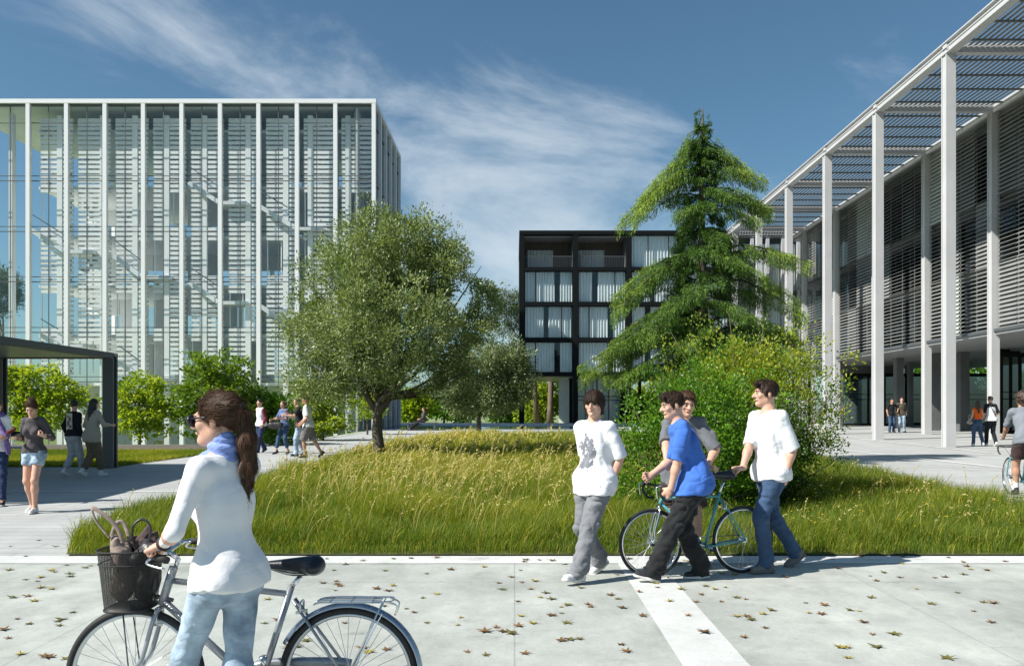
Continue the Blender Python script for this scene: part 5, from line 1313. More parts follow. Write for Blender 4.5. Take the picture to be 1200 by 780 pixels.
    for x,y_,z_ in ((cr.x+.0,0,cr.z-.035),(st[0]-.05,0,Rw*2+.012)):
        mb = MB(); mb.tube(bez([(x,-.03,z_-.03),(x,-.035,z_+.01),(x,.035,z_+.01),(x,.03,z_-.03)],4), .006, 6); mb.obox((x,-.024,z_-.035), .045,.012,.012); mb.obox((x,.024,z_-.035), .045,.012,.012); mb.build('brake', M['alu'], t)
    t['_fx'] = fx_; t['_rx'] = rx
    if style != 'city': return t
    # mudguard, rack, chaincase, dynamo light for the town bicycle
    def guard(x, a0, a1):
        V=[];Fc=[]; n=30
        for i in range(n+1):
            a=R(a0+(a1-a0)*i/n)
            for k,(dr,yy) in enumerate(((-.012,-.029),(.004,-.02),(.008,0),(.004,.02),(-.012,.029))): V.append((x+math.cos(a)*(Rw+.014+dr), yy, z0+math.sin(a)*(Rw+.014+dr)))
        for i in range(n):
            for k in range(4): Fc.append((i*5+k,i*5+k+1,(i+1)*5+k+1,(i+1)*5+k))
        o = MB().add(V,Fc).build('mudguard', M['mudg'], t, smooth=True); sm=o.modifiers.new('t','SOLIDIFY'); sm.thickness=.0015; return o
    g = guard(rx, 28, 205); mb = MB()
    for aa in (175, 118):
        for sd in (-1,1): mb.tube([(rx,sd*.062,z0),(rx+math.cos(R(aa))*(Rw+.012),sd*.028,z0+math.sin(R(aa))*(Rw+.012))], .0028, 5)
    mb.build('stay', M['chrome'], g)
    zr_ = 2*Rw+.032; mb = MB()
    for yy in (-.062,-.022,.022,.062): mb.tube(bez([(rx+.16,yy*.6,zr_-.015),(rx+.10,yy,zr_),(rx-.16,yy,zr_)],4), .004, 6)
    mb.tube(bez([(rx-.12,-.062,zr_),(rx-.2,-.05,zr_+.002),(rx-.215,0,zr_),(rx-.2,.05,zr_+.002),(rx-.12,.062,zr_)],5), .0045, 6)
    for xx in (rx+.08,rx-.02,rx-.12): mb.tube([(xx,-.062,zr_),(xx,.062,zr_)], .0035, 6)
    for sd in (-1,1): mb.tube([(rx-.17,sd*.062,zr_),(rx,sd*.066,z0+.01)], .0038, 6); mb.tube(bez([(rx-.19,sd*.05,zr_),(rx-.235,sd*.04,zr_-.02),(rx-.225,sd*.03,zr_-.065)],4), .0045, 6)
    mb.build('rack', M['chrome'], t, smooth=True)
    cc = MB(); cc.tube(bez([(bbp[0]+.1,-.06,bbp[2]),(bbp[0]+.02,-.06,bbp[2]+.10),(rx+.1,-.06,z0+.055),(rx+.0,-.06,z0+.045)],4), .022, 8, squash=1); cc.build('chain_guard', M['bikegrey'], t, smooth=True)
    mb = MB(); mb.tube([(rx+.40,.0,Rw+.05),(rx+.41,.01,Rw+.10)], .018, 10); mb.build('dynamo', M['chrome'], t, smooth=True)
    return t
def basket(t, Rw=.335):
    """dark mesh basket hung in front of the bars"""
    x0 = .60; zb = .67; zt_ = .95
    m, tt, b = nodes('basket_mesh'); N = tt.nodes; L = tt.links
    tcn = N.new('ShaderNodeTexCoord'); sp_ = N.new('ShaderNodeSeparateXYZ'); L.new(tcn.outputs['Object'], sp_.inputs[0])
    at = N.new('ShaderNodeMath'); at.operation='ARCTAN2'; 
    ax = N.new('ShaderNodeMath'); ax.operation='SUBTRACT'; L.new(sp_.outputs[0], ax.inputs[0]); ax.inputs[1].default_value = x0
    L.new(sp_.outputs[1], at.inputs[0]); L.new(ax.outputs[0], at.inputs[1])
    def grid(v, s):
        a = N.new('ShaderNodeMath'); a.operation='MULTIPLY'; L.new(v,a.inputs[0]); a.inputs[1].default_value=s
        f = N.new('ShaderNodeMath'); f.operation='FRACT'; L.new(a.outputs[0],f.inputs[0]); g = N.new('ShaderNodeMath'); g.operation='GREATER_THAN'; L.new(f.outputs[0],g.inputs[0]); g.inputs[1].default_value=.45; return g.outputs[0]
    g1, g2 = grid(at.outputs[0], 24.0), grid(sp_.outputs[2], 190.0)
    mn = N.new('ShaderNodeMath'); mn.operation='MULTIPLY'; L.new(g1,mn.inputs[0]); L.new(g2,mn.inputs[1])
    inv = N.new('ShaderNodeMath'); inv.operation='SUBTRACT'; inv.inputs[0].default_value=1; L.new(mn.outputs[0],inv.inputs[1]); L.new(inv.outputs[0], b.inputs['Alpha'])
    b.inputs['Base Color'].default_value=(.018,.016,.015,1); b.inputs['Roughness'].default_value=.5; b.inputs['Metallic'].default_value=.3
    V=[];Fc=[];n=40;hgt=6
    for j in range(hgt+1):
        f=j/hgt; rxx=.102+.026*f; ryy=.125+.035*f
        for i in range(n):
            a=i*2*math.pi/n; ca,sa=math.cos(a),math.sin(a); p=3.0
            rr_=1/((abs(ca)**p+abs(sa)**p)**(1/p)); V.append((x0+ca*rr_*rxx, sa*rr_*ryy, zb+(zt_-zb)*f))
    for j in range(hgt):
        for i in range(n): Fc.append((j*n+i,j*n+(i+1)%n,(j+1)*n+(i+1)%n,(j+1)*n+i))
    Fc.append(tuple(range(n)))
    bk = MB().add(V,Fc).build('basket', m, t, smooth=True)
    mb = MB()
    for f in (0,.78,1.0):
        rxx=.104+.026*f; ryy=.127+.035*f; pts=[]
        for i in range(n):
            a=i*2*math.pi/n; ca,sa=math.cos(a),math.sin(a); rr_=1/((abs(ca)**3+abs(sa)**3)**(1/3)); pts.append((x0+ca*rr_*rxx,sa*rr_*ryy,zb+(zt_-zb)*f))
        mb.tube(pts, .0045 if f != .78 else .003, 6, closed=True)
    mb.build('rim', M['blackm'], bk, smooth=True)
    mb = MB(); 
    for sd in (-1,1): mb.tube([(x0+.02,sd*.05,zb),(x0+.0,sd*.056,.5),(t['_fx'],sd*.062,.335)], .0035, 6)
    mb.tube([(x0-.12,0,zb+.05),(x0-.20,0,zb+.03)], .01, 6); mb.build('basket_stay', M['steel_dark'], t, smooth=True)
    return x0, zb, zt_
# ================================================================ people and what they carry
def W2L(at, yaw, P):
    z0 = gz(at[1]); a = -R(yaw); x, y = P[0]-at[0], P[1]-at[1]
    return (x*math.cos(a)-y*math.sin(a), x*math.sin(a)+y*math.cos(a), P[2]-z0)
def DL(yaw, d):
    a = -R(yaw); return (d[0]*math.cos(a)-d[1]*math.sin(a), d[0]*math.sin(a)+d[1]*math.cos(a), d[2])
WT = cloth('white_cotton', (.78,.78,.80), .03, bump=.003, crease=.011)
LW = cloth('off_white_knit', (.76,.76,.79), .03, bump=.0022, bscale=30, crease=.006, cs=4.0)
BLU = cloth('blue_cotton', (.055,.155,.52), .06, bump=.007)
GRY = cloth('grey_cotton', (.14,.15,.165), .08, bump=.006)
CHK = cloth('dark_checked_trousers', (.19,.195,.21), .12, bump=.005, bscale=24)
BLKT = cloth('black_cargo_cloth', (.018,.019,.021), .2, bump=.008)
JN = cloth('blue_denim', (.045,.085,.16), .25, bump=.004, bscale=22, vscale=5)
JL = cloth('light_denim', (.17,.25,.36), .38, bump=.005, bscale=16, vscale=4, c2=(.40,.50,.60))
NAV = cloth('navy_denim', (.025,.04,.10), .15)
BRN = cloth('brown_cloth', (.055,.033,.032), .1)
SCF = cloth('blue_scarf', (.25,.34,.70), .12, bump=.010, bscale=20, stretch=(1,1,3))
BGE = cloth('beige_cloth', (.36,.32,.27), .06); GTR = cloth('pale_grey_trousers', (.42,.43,.46), .06); BTR = cloth('brown_trousers', (.14,.11,.075), .08)
CHR = cloth('charcoal_knit', (.085,.075,.08), .1); BLKC = cloth('black_cotton', (.014,.015,.018), .1); MAR = cloth('maroon_cotton', (.20,.025,.05), .06)
ORG = cloth('orange_cotton', (.85,.13,.015), .04); PUR = cloth('purple_scarf_cloth', (.16,.10,.28), .2)
SW = mat('white_sneaker', (.70,.70,.70), .6, var=.05); SOLE = mat('white_sole', (.66,.65,.62), .6, var=.06); SG = mat('grey_suede', (.17,.16,.15), .9, var=.12); SB = mat('black_canvas', (.02,.02,.025), .8, var=.15)
SLG = mat('light_grey_sneaker', (.45,.44,.45), .7, var=.08)
# shirt with a washed grey drawing on the chest
def printed(name, base, cx_, cz_, rx_, rz_, ink=(.10,.11,.14), thr=.5, sc=26):
    m = cloth(name, base, .03, bump=.003, crease=.012); t = m.node_tree; N = t.nodes; L = t.links; b = N['Principled BSDF']
    src = b.inputs['Base Color'].links[0].from_socket
    tcn = N.new('ShaderNodeTexCoord'); s_ = N.new('ShaderNodeSeparateXYZ'); L.new(tcn.outputs['Object'], s_.inputs[0])
    def mth(op, a, b_):
        n = N.new('ShaderNodeMath'); n.operation = op
        for i, v in enumerate((a,b_)):
            if v is None: continue
            if isinstance(v, (int,float)): n.inputs[i].default_value = v
            else: L.new(v, n.inputs[i])
        return n.outputs[0]
    dx = mth('DIVIDE', mth('SUBTRACT', s_.outputs[0], cx_), rx_); dz = mth('DIVIDE', mth('SUBTRACT', s_.outputs[2], cz_), rz_)
    r2 = mth('ADD', mth('MULTIPLY', dx, dx), mth('MULTIPLY', dz, dz)); fall = mth('SUBTRACT', 1.0, r2)
    mp = N.new('ShaderNodeMapping'); mp.inputs['Scale'].default_value = (1.0,.2,.55); L.new(tcn.outputs['Object'], mp.inputs[0])
    n = N.new('ShaderNodeTexNoise'); n.inputs['Scale'].default_value = sc; n.inputs['Detail'].default_value = 6; n.inputs['Roughness'].default_value = .7; L.new(mp.outputs[0], n.inputs['Vector'])
    v = mth('ADD', n.outputs['Fac'], mth('MULTIPLY', mth('MINIMUM', fall, .5), .35))
    v = mth('GREATER_THAN', v, thr+.14); v = mth('MULTIPLY', v, mth('GREATER_THAN', fall, 0.0)); v = mth('MULTIPLY', v, mth('LESS_THAN', s_.outputs[1], -.02))
    mixn = N.new('ShaderNodeMix'); mixn.data_type = 'RGBA'; L.new(mth('MULTIPLY', v, .85), mixn.inputs['Factor']); L.new(src, mixn.inputs[6]); mixn.inputs[7].default_value = (*ink,1)
    L.new(mixn.outputs[2], b.inputs['Base Color']); return m
PRT = printed('printed_white_cotton', (.78,.78,.80), -.02, 1.17, .115, .21)

# --- bicycles first: the hands reach for them
bw = bicycle('silver grey town bicycle with wicker-dark basket, held by the woman with the ponytail', PX(301,4.08), 4.08, 180, M['bikegrey'])
basket(bw)
BX, BY, BYAW = 1.80, 8.11, -165.7
bt = bicycle('teal road bicycle held between the four youths', BX, BY, BYAW, M['teal'], Rw=.325, wb=.95, style='road', forkm=M['chrome'])
def bl_w(lx, ly, z): a = R(BYAW); return (BX+lx*math.cos(a)-ly*math.sin(a), BY+lx*math.sin(a)+ly*math.cos(a), gz(BY)+z)

# --- the woman in the foreground
at = (PX(266,3.80), 3.80); yw = -128
bp_ = (PX(301,4.08)-.385, 4.08-.250, gz(4.08)+.955)
wsp = dict(label='woman in white knit top and light jeans with long ponytail, pushing the town bicycle', at=at, yaw=yw, h=1.70, fem=True, vox=.0046, skin=SKIN,
  pelvis=(0,0,.915), lean=2, slump=3, strands=16000, feet=dict(L=(.07,-.40,0,0,8), R=(-.075,.30,.13,0)), twist=6, head=(34,4,0), hair='tail', hairm=HB2,
  arms=dict(L=dict(w=(W2L(at,yw,(bp_[0]+.045,bp_[1]-.01,bp_[2]+.052))), rel=False, d=DL(yw,(-.80,.25,-.28)), n=DL(yw,(.1,.25,-1)), t=DL(yw,(-.3,1.,.1)), curl=.85, pole=(.6,.8,-.5)),
            R=dict(w=(-.05,-.30,-.44), curl=.6)),
  wear=dict(legs=dict(m=JL, loose=.004, wr=.0045), top=dict(m=LW, loose=.006, hem=-.045, sleeve=.93, flare=.008, wr=.0045, neck=-.030, wrs=(10,10,4)), shoes=dict(m=SW, sole=SOLE)))
wo = person(wsp); j = wsp['_j']; s_ = j['s']
sdfobj('scarf', [rc(j['nb']+np.array([0,.005,-.012]), j['hc']+j['Rh']@np.array([0,.030,-.095]), .073, .061, .02),
                 rc(j['nb']+np.array([.04,-.06,-.02]), j['nb']+np.array([-.03,-.075,.01]), .035, .03, .03)], .0046, SCF, wo, wr=(.008, (7,7,26)))
# sunglasses
sg_ = MB(); hp_ = j['hp']
for q in (1,-1):
    sg_.tube([hp_(q*.036,-.098,.004), hp_(q*.034,-.112,.003)], [.030,.027], 12); sg_.tube([hp_(q*.058,-.095,.012), hp_(q*.078,-.02,.014), hp_(q*.080,.025,.006)], .0045, 6)
sg_.tube([hp_(.012,-.108,.010), hp_(-.012,-.108,.010)], .003, 6); sg_.build('sunglasses', M['leather'], wo, smooth=True)
a_ = j['arms']['L']; d_ = nrm(a_[2]-a_[1]); MB().tube([a_[2]-d_*.028, a_[2]-d_*.012], .034, 16).build('wristband', M['blackm'], wo, smooth=True)
ht_ = MB(); ht_.tube([hp_(0,.112,.046), hp_(0,.128,.036)], .034, 12); ht_.build('hair_band', HB, wo, smooth=True)
# jeans pocket and belt seam
# --- bags in the basket
bx_, by_, bz_ = PX(301,4.08)-.60, 4.08, gz(4.08)+.675
hb1 = thing('handbag', 'taupe canvas handbag with looped handles sticking out of the bicycle basket', 'bag', (bx_-.045, by_, bz_+.01))
TAU = cloth('taupe_canvas', (.30,.235,.20), .12, bump=.008); DKL = mat('dark_bag_leather', (.035,.032,.035), .4, var=.3, vscale=12, bump=.006, bscale=25); BRB = cloth('brown_bag_cloth', (.085,.06,.055), .15, bump=.01)
sdfobj('bag_body', [rc((0,.02,.08),(.0,0,.25), .060,.050,.04), rc((.02,-.03,.18),(-.02,-.03,.30), .035,.026,.03), rc((-.03,.02,.22),(-.035,.02,.30), .030,.024,.03)], .005, TAU, hb1, wr=(.012,(14,14,9)))
mb = MB(); mb.tube(bez([(.02,-.03,.29),(.0,-.04,.36),(-.05,-.05,.42),(-.115,-.05,.46),(-.11,-.03,.40),(-.05,-.01,.31)],6), .011, 8, squash=.45); mb.tube(bez([(.03,.02,.29),(.0,.03,.37),(-.03,.03,.385),(-.055,.02,.33),(-.04,.0,.28)],6), .010, 8, squash=.45); mb.build('handles', TAU, hb1, smooth=True)
hb2 = thing('handbag', 'dark leather handbag lying in the bicycle basket, beside the handlebar', 'bag', (bx_+.065, by_, bz_+.01))
sdfobj('bag_body', [rc((0,.02,.08),(.01,0,.26), .065,.048,.04), rc((-.03,-.02,.22),(.05,-.03,.285), .035,.026,.02)], .005, DKL, hb2, wr=(.014,(16,16,16)))
mb = MB(); mb.tube(bez([(-.05,.0,.27),(-.06,.0,.36),(-.02,.01,.40),(.02,.01,.37),(.02,0,.29)],6), .006, 8); mb.build('handles', DKL, hb2, smooth=True)
hb3 = thing('cloth_bundle', 'crumpled dark brown cloth bundle on top of the bags in the basket', 'cloth', (bx_+.045, by_+.05, bz_+.27))
sdfobj('cloth', [rc((-.06,0,.01),(.05,0,.02), .04,.035,.03), rc((.0,0,.02),(.015,0,.105), .045,.012,.03), rc((.03,0,.03),(.06,-.01,.07), .03,.012,.03)], .0045, BRB, hb3, wr=(.014,(16,16,12)))

# --- the four youths
atA = (PX(698,8.02), 8.02)
person(dict(label='youth in white T-shirt with grey print and grey trousers, hand in pocket, walking left', at=atA, yaw=-42, h=1.75, vox=.0058, pelvis=(0,-.01,.925), lean=-1, slump=3, twist=10, head=(18,4,0), hair='mid', hairm=HB,
  feet=dict(L=(.07,-.36,0,-14,10), R=(-.09,.24,.10,-10)),
  arms=dict(L=dict(w=(.01,.015,-.50), curl=.7, pole=(.4,.9,0), d=(-.25,-.45,-.85), n=(-1,0,0)), R=dict(w=(.0,.06,-.50), curl=.7, pole=(-.4,.9,0), d=(.3,-.3,-.9))),
  wear=dict(legs=dict(m=CHK, loose=.026, wr=.010), top=dict(m=PRT, loose=.018, hem=-.14, sleeve=.50, sl_loose=.020, wr=.010), shoes=dict(m=SW, sole=SOLE, stripes=BLKC))))
atC = (PX(813,7.86), 7.86)
person(dict(label='youth in blue T-shirt and black trousers walking left in profile, nearest the camera', at=atC, yaw=-88, h=1.78, vox=.0058, pelvis=(0,.0,.915), lean=5, slump=16, twist=-6, head=(6,12,0), hair='short', hairm=HB,
  feet=dict(L=(.075,-.40,0,0,14), R=(-.10,.10,0,8)),
  arms=dict(L=dict(w=W2L(atC,-88,(PX(783,7.75),7.75,PZ(590,7.75))), rel=False, curl=.6, pole=(.6,1.0,-.2), d=(-.2,-.5,-.75), n=(-1,.2,0)), R=dict(w=(.03,-.25,-.42), curl=.6)),
  wear=dict(legs=dict(m=BLKT, loose=.030, wr=.013), top=dict(m=BLU, loose=.022, hem=-.12, sleeve=.50, sl_loose=.026, wr=.012), shoes=dict(m=SB, sole=SOLE))))
atB = (PX(801,8.62), 8.62); hw_ = bl_w(.45,.19,.85); sw_ = bl_w(-.09,.0,1.00)
person(dict(label='youth in gray T-shirt and brown shorts, mostly hidden behind the youth in blue', at=atB, yaw=-6, h=1.77, vox=.0066, pelvis=(0,.02,.935), lean=10, slump=9, twist=0, head=(12,14,0), hair='short', hairm=HB2,
  feet=dict(L=(.12,-.10,0,6), R=(-.14,.04,.03,-8)),
  arms=dict(R=dict(w=W2L(atB,-6,(hw_[0]-.02,hw_[1]+.05,hw_[2]+.05)), rel=False, curl=.8, pole=(-.8,.6,.1), d=(0,-.35,-.75), n=(1,0,0)), L=dict(w=W2L(atB,-6,(sw_[0]-.03,sw_[1]+.09,sw_[2]+.03)), rel=False, curl=.3, pole=(.8,.5,0), d=(.6,-.5,-.15), n=(0,0,-1), t=(-.5,-.8,0))),
  wear=dict(legs=dict(m=BRN, loose=.035, end=.40, name='shorts'), top=dict(m=printed('printed_grey_cotton', (.14,.15,.165), -.03, 1.28, .035, .045, ink=(.45,.32,.05), thr=.35), loose=.026, hem=-.10, sleeve=.50, sl_loose=.030, wr=.012), shoes=dict(m=SLG, sole=SOLE, sock=WT, sock_h=.07))))
atD = (PX(903,8.33), 8.33); sd_ = bl_w(-.31,.0,.955)
person(dict(label='youth in plain white T-shirt and blue jeans at the right, pushing the bicycle saddle', at=atD, yaw=-70, h=1.86, vox=.0058, pelvis=(0,0,.925), lean=2, slump=3, twist=8, head=(-20,2,0), hair='short', hairm=HB,
  feet=dict(L=(.08,-.10,0,0), R=(-.09,.42,.13,-4)),
  arms=dict(R=dict(w=W2L(atD,-62,(sd_[0]+.10,sd_[1]-.02,sd_[2]+.0)), rel=False, curl=.75, pole=(-.5,.8,-.3), d=DL(-62,(-1,.1,-.1)), n=DL(-62,(.1,.2,-1)), t=DL(-62,(0,-1,0))), L=dict(w=(.02,.03,-.50), curl=.85, pole=(.1,1,0), n=(-1,0,0))),
  wear=dict(legs=dict(m=JN, loose=.016, wr=.008), top=dict(m=WT, loose=.016, hem=-.08, sleeve=.52, sl_loose=.022, wr=.010), shoes=dict(m=SG, sole=SG))))

# --- left path
Y = foot(591); at = (PX(-3,Y), Y)
person(dict(label='woman in white top with purple scarf cut off by the left edge of the picture', at=at, yaw=25, h=1.68, fem=True, vox=.0082, head=(0,5,0), hair='long', hairm=HB, feet=dict(L=(.09,-.22,0,0), R=(-.09,.2,.06,0)),
  arms=dict(L=dict(w=(-.02,-.24,-.30), curl=.6), R=dict(w=(.0,-.05,-.5))), wear=dict(legs=dict(m=NAV, loose=.006), top=dict(m=WT, loose=.012, hem=-.03, sleeve=.62), shoes=dict(m=SB, sole=SOLE), )))
sc_ = [o for o in COL.objects if o.get('label','').startswith('woman in white top')][0]
sdfobj('scarf', [rc((.02,-.10,1.38),(.13,-.17,1.10),.03,.045,.03), rc((.13,-.17,1.10),(.17,-.14,.82),.045,.03,.03), rc((-.05,0,1.42),(.05,-.04,1.42),.07,.07,.03)], .008, PUR, sc_, wr=(.008,(14,14,14)))
Y = foot(600); at2 = (PX(40,Y), Y); hr_ = (PX(27,Y), Y-.26, PZ(510,Y)); hl_ = (PX(57,Y), Y-.24, PZ(508,Y))
person(dict(label='woman in charcoal sweater and pale denim shorts looking down at her phone', at=at2, yaw=2, h=1.66, fem=True, vox=.007, head=(8,24,0), hair='bun', hairm=HB2, lean=0, feet=dict(L=(.06,-.10,0,4), R=(-.07,.10,.03,-4)),
  arms=dict(R=dict(w=W2L(at2,2,(hr_[0]-.02,hr_[1]+.07,hr_[2]-.03)), rel=False, curl=.7, d=(.4,-.7,.35), n=(.4,.2,.8), pole=(-.3,.6,-.8)), L=dict(w=W2L(at2,2,(hl_[0]+.03,hl_[1]+.07,hl_[2]-.03)), rel=False, curl=.5, d=(-.7,-.5,.35), n=(-.3,.2,.8), pole=(.3,.6,-.8))),
  wear=dict(legs=dict(m=JL, loose=.008, end=.22, name='shorts'), top=dict(m=CHR, loose=.012, hem=.01, sleeve=.93, wr=.007), shoes=dict(m=SW, sole=SOLE))))
ph = MB().obox((hr_[0]+.05, hr_[1]-.0, hr_[2]+.03), .15, .010, .075, Matrix.Rotation(R(-20),3,'X')).build('phone', M['black']); tag(ph, 'dark phone held by the woman in the charcoal sweater', 'phone')
cl_ = thing('purse', 'small dark red purse in the hand of the woman looking at her phone', 'purse', (hr_[0]-.02, hr_[1]-.01, hr_[2]+.05))
sdfobj('purse_body', [rc((-.04,0,.0),(.05,0,.05), .030,.026,.02)], .006, cloth('dark_red_leather', (.10,.02,.02), .1), cl_, wr=(.006,(20,20,20)))
Y = foot(557.5)
JK = cloth('black_jacket_cloth', (.016,.017,.021), .12)
p3 = dict(label='person in short black jacket with a pale patch on the back, seen from behind', at=(PX(86,Y),Y), yaw=168, h=1.66, fem=True, vox=.0085, eyes=False, head=(25,0,0), hair='bun', hairm=HK, lean=2, feet=dict(L=(.09,.20,.10,0), R=(-.06,-.22,0,0)),
  arms=dict(L=dict(w=(.08,-.02,-.49)), R=dict(w=(-.03,-.06,-.49))), wear=dict(legs=dict(m=GTR, loose=.018, end=.90), top=dict(m=JK, loose=.022, hem=.0, sleeve=.92, name='jacket'), shoes=dict(m=SW, sole=SOLE)))
r3 = person(p3); j = p3['_j']
PA = mat('pale_patch_print', (.55,.53,.47), .8, var=.1); c_ = j['chest']
pt = MB(); 
for k in range(7): z = -.18+.05*k; yb_ = .112+.022+.006-.05*abs(z)*1.2; pt.add([(c_[0]-.07,c_[1]+yb_+.008,c_[2]+z),(c_[0]+.07,c_[1]+yb_+.008,c_[2]+z),(c_[0]+.07,c_[1]+yb_-.0+.008,c_[2]+z+.05),(c_[0]-.07,c_[1]+yb_+.008,c_[2]+z+.05)],[(0,1,2,3)])
po = pt.build('back_patch', PA, r3); sm = po.modifiers.new('t','SOLIDIFY'); sm.thickness=.012; sm.offset=0
fg_ = MB()
for (x,z,w_,h_) in ((-.02,.04,.05,.09),(.02,-.05,.045,.10),(-.03,-.12,.05,.05),(.025,.09,.03,.04)): fg_.obox((c_[0]+x, c_[1]+.112+.022+.016, c_[2]+z), w_, .012, h_)
fg_.build('patch_figures', mat('patch_ink', (.16,.10,.07), .8, var=.5, vscale=40), po)
Y = foot(558)
person(dict(label='woman with long black hair in a long beige shirt and brown trousers, walking away', at=(PX(108,Y),Y), yaw=158, h=1.70, fem=True, vox=.0085, eyes=False, head=(0,0,0), hair='long', hairm=HK, feet=dict(L=(.09,.22,.12,0), R=(-.06,-.2,0,0)),
  arms=dict(L=dict(w=(.05,-.22,-.34), curl=.5), R=dict(w=(-.14,-.26,-.26), curl=.4)), wear=dict(legs=dict(m=BTR, loose=.026, end=.92), top=dict(m=BGE, loose=.030, hem=-.16, flare=.05, sleeve=.90, name='long_shirt'), shoes=dict(m=SW, sole=SOLE))))
# --- group on the rising path
def gY(py): return foot(py)
Y = gY(530)
person(dict(label='young man in white shirt with maroon sleeves, leftmost of the four walking on the path', at=(PX(306,Y),Y), yaw=-35, h=1.70, vox=.010, head=(10,0,0), hair='short', hairm=HK, feet=dict(L=(.09,-.2,0,0), R=(-.09,.25,.1,0)),
  arms=dict(L=dict(w=(.04,-.05,-.5)), R=dict(w=(-.04,.08,-.49))), wear=dict(legs=dict(m=NAV, loose=.015), top=dict(m=WT, sleeve_m=MAR, loose=.016, hem=-.04, sleeve=.93), shoes=dict(m=SB, sole=SB))))
Y = gY(531.5); atg = (PX(333.5,Y),Y)
person(dict(label='woman in blue T-shirt and cropped jeans with a black bag, among the four walkers', at=atg, yaw=-28, h=1.66, fem=True, vox=.010, head=(-12,0,0), hair='long', hairm=HB2, feet=dict(L=(.10,.05,.05,20), R=(-.12,-.22,.04,-10)),
  arms=dict(L=dict(w=(-.05,-.33,-.24)), R=dict(w=(-.12,-.30,-.30))), wear=dict(legs=dict(m=JN, loose=.008, end=.88), top=dict(m=cloth('faded_blue_cotton', (.13,.19,.36), .08), loose=.012, hem=.02, sleeve=.4), shoes=dict(m=SB, sole=SB))))
hb = thing('handbag', 'black shoulder bag hanging from the arm of the woman in blue on the path', 'bag', (atg[0]-.22, atg[1]-.22, gz(Y)+.80))
sdfobj('bag_body', [rc((-.12,0,.10),(.14,0,.10), .11,.11,.05, flat=(0,1.,0), ff=1.6)], .01, DKL, hb, wr=(.008,(12,12,12)))
MB().tube(bez([(-.12,0,.18),(-.06,0,.34),(.08,0,.34),(.13,0,.18)],5), .012, 6).build('strap', DKL, hb, smooth=True)
Y = gY(534); 
person(dict(label='man in black T-shirt and pale blue jeans gesturing with both hands on the path', at=(PX(351,Y),Y), yaw=-62, h=1.76, vox=.010, head=(0,4,0), hair='short', hairm=HB, feet=dict(L=(.09,-.12,0,0), R=(-.09,.20,.08,0)),
  arms=dict(L=dict(w=(.0,-.42,-.20), curl=.2), R=dict(w=(.02,-.30,-.10), curl=.3, pole=(-.4,.5,-.9))), wear=dict(legs=dict(m=JL, loose=.014), top=dict(m=BLKC, loose=.018, hem=-.08, sleeve=.42), shoes=dict(m=SB, sole=SB))))
Y = gY(536)
person(dict(label='man in pale T-shirt and grey knee shorts, rightmost of the four walking on the path', at=(PX(361,Y),Y), yaw=-78, h=1.80, vox=.010, skin=SKIN2, head=(-8,2,0), hair='short', hairm=HB2, feet=dict(L=(.08,-.08,0,0), R=(-.10,.45,.19,0)),
  arms=dict(L=dict(w=(.04,-.14,-.47)), R=dict(w=(-.03,-.2,-.45))), wear=dict(legs=dict(m=cloth('grey_shorts', (.16,.15,.15), .1), loose=.034, end=.52, name='shorts'), top=dict(m=cloth('pale_grey_cotton', (.60,.60,.61), .04), loose=.022, hem=-.06, sleeve=.42), shoes=dict(m=SB, sole=SB))))
# --- right side
Y = foot(506.3)
person(dict(label='man in black T-shirt and jeans with one hand on his hip under the building', at=(PX(1044.5,Y),Y), yaw=8, h=1.78, vox=.011, skin=SKIN2, head=(0,-4,0), hair='short', hairm=HK, feet=dict(L=(.12,0,0,12), R=(-.12,-.02,0,-12)),
  arms=dict(L=dict(w=(.14,-.06,-.32), pole=(1,.3,0), curl=.5), R=dict(w=(-.06,.0,-.5))), wear=dict(legs=dict(m=JN, loose=.014), top=dict(m=BLKC, loose=.014, hem=-.04, sleeve=.4), shoes=dict(m=SB, sole=SB))))
person(dict(label='man in olive brown jacket and light jeans standing under the building', at=(PX(1057.5,Y),Y+.1), yaw=-10, h=1.84, vox=.011, skin=SKIN, head=(-10,-4,0), hair='short', hairm=HB2, feet=dict(L=(.12,-.03,0,12), R=(-.12,0,0,-12)),
  arms=dict(L=dict(w=(.06,-.04,-.5)), R=dict(w=(-.04,-.08,-.48))), wear=dict(legs=dict(m=JL, loose=.014), top=dict(m=cloth('olive_jacket', (.09,.075,.055), .1), loose=.024, hem=-.06, sleeve=.93, name='jacket'), shoes=dict(m=SB, sole=SB))))
Y = foot(522.5); ato = (PX(1146,Y),Y)
person(dict(label='woman in bright orange top and blue jeans seen from behind by the column', at=ato, yaw=172, h=1.66, fem=True, vox=.0095, eyes=False, head=(0,0,0), hair='long', hairm=HB, feet=dict(L=(.12,-.10,0,0), R=(-.14,.12,.05,0)),
  arms=dict(L=dict(w=(.08,-.10,-.46)), R=dict(w=(-.02,-.22,-.34))), wear=dict(legs=dict(m=JN, loose=.008), top=dict(m=ORG, loose=.008, hem=.03, sleeve=.08), shoes=dict(m=SW, sole=SOLE))))
p = thing('tote_bag', 'pale tote bag hanging from the arm of the woman in orange', 'bag', (ato[0]-.30, ato[1]+.0, gz(Y)+.78))
sdfobj('bag_body', [rc((0,-.08,.08),(0,.08,.10), .06,.06,.03), rc((0,0,.1),(0,0,.2), .06,.04,.03)], .01, BGE, p, wr=(.006,(12,12,12)))
MB().tube(bez([(0,-.08,.18),(0,-.05,.36),(0,.05,.36),(0,.08,.18)],5), .01, 6).build('handles', BGE, p, smooth=True)
Y2_ = Y+.05
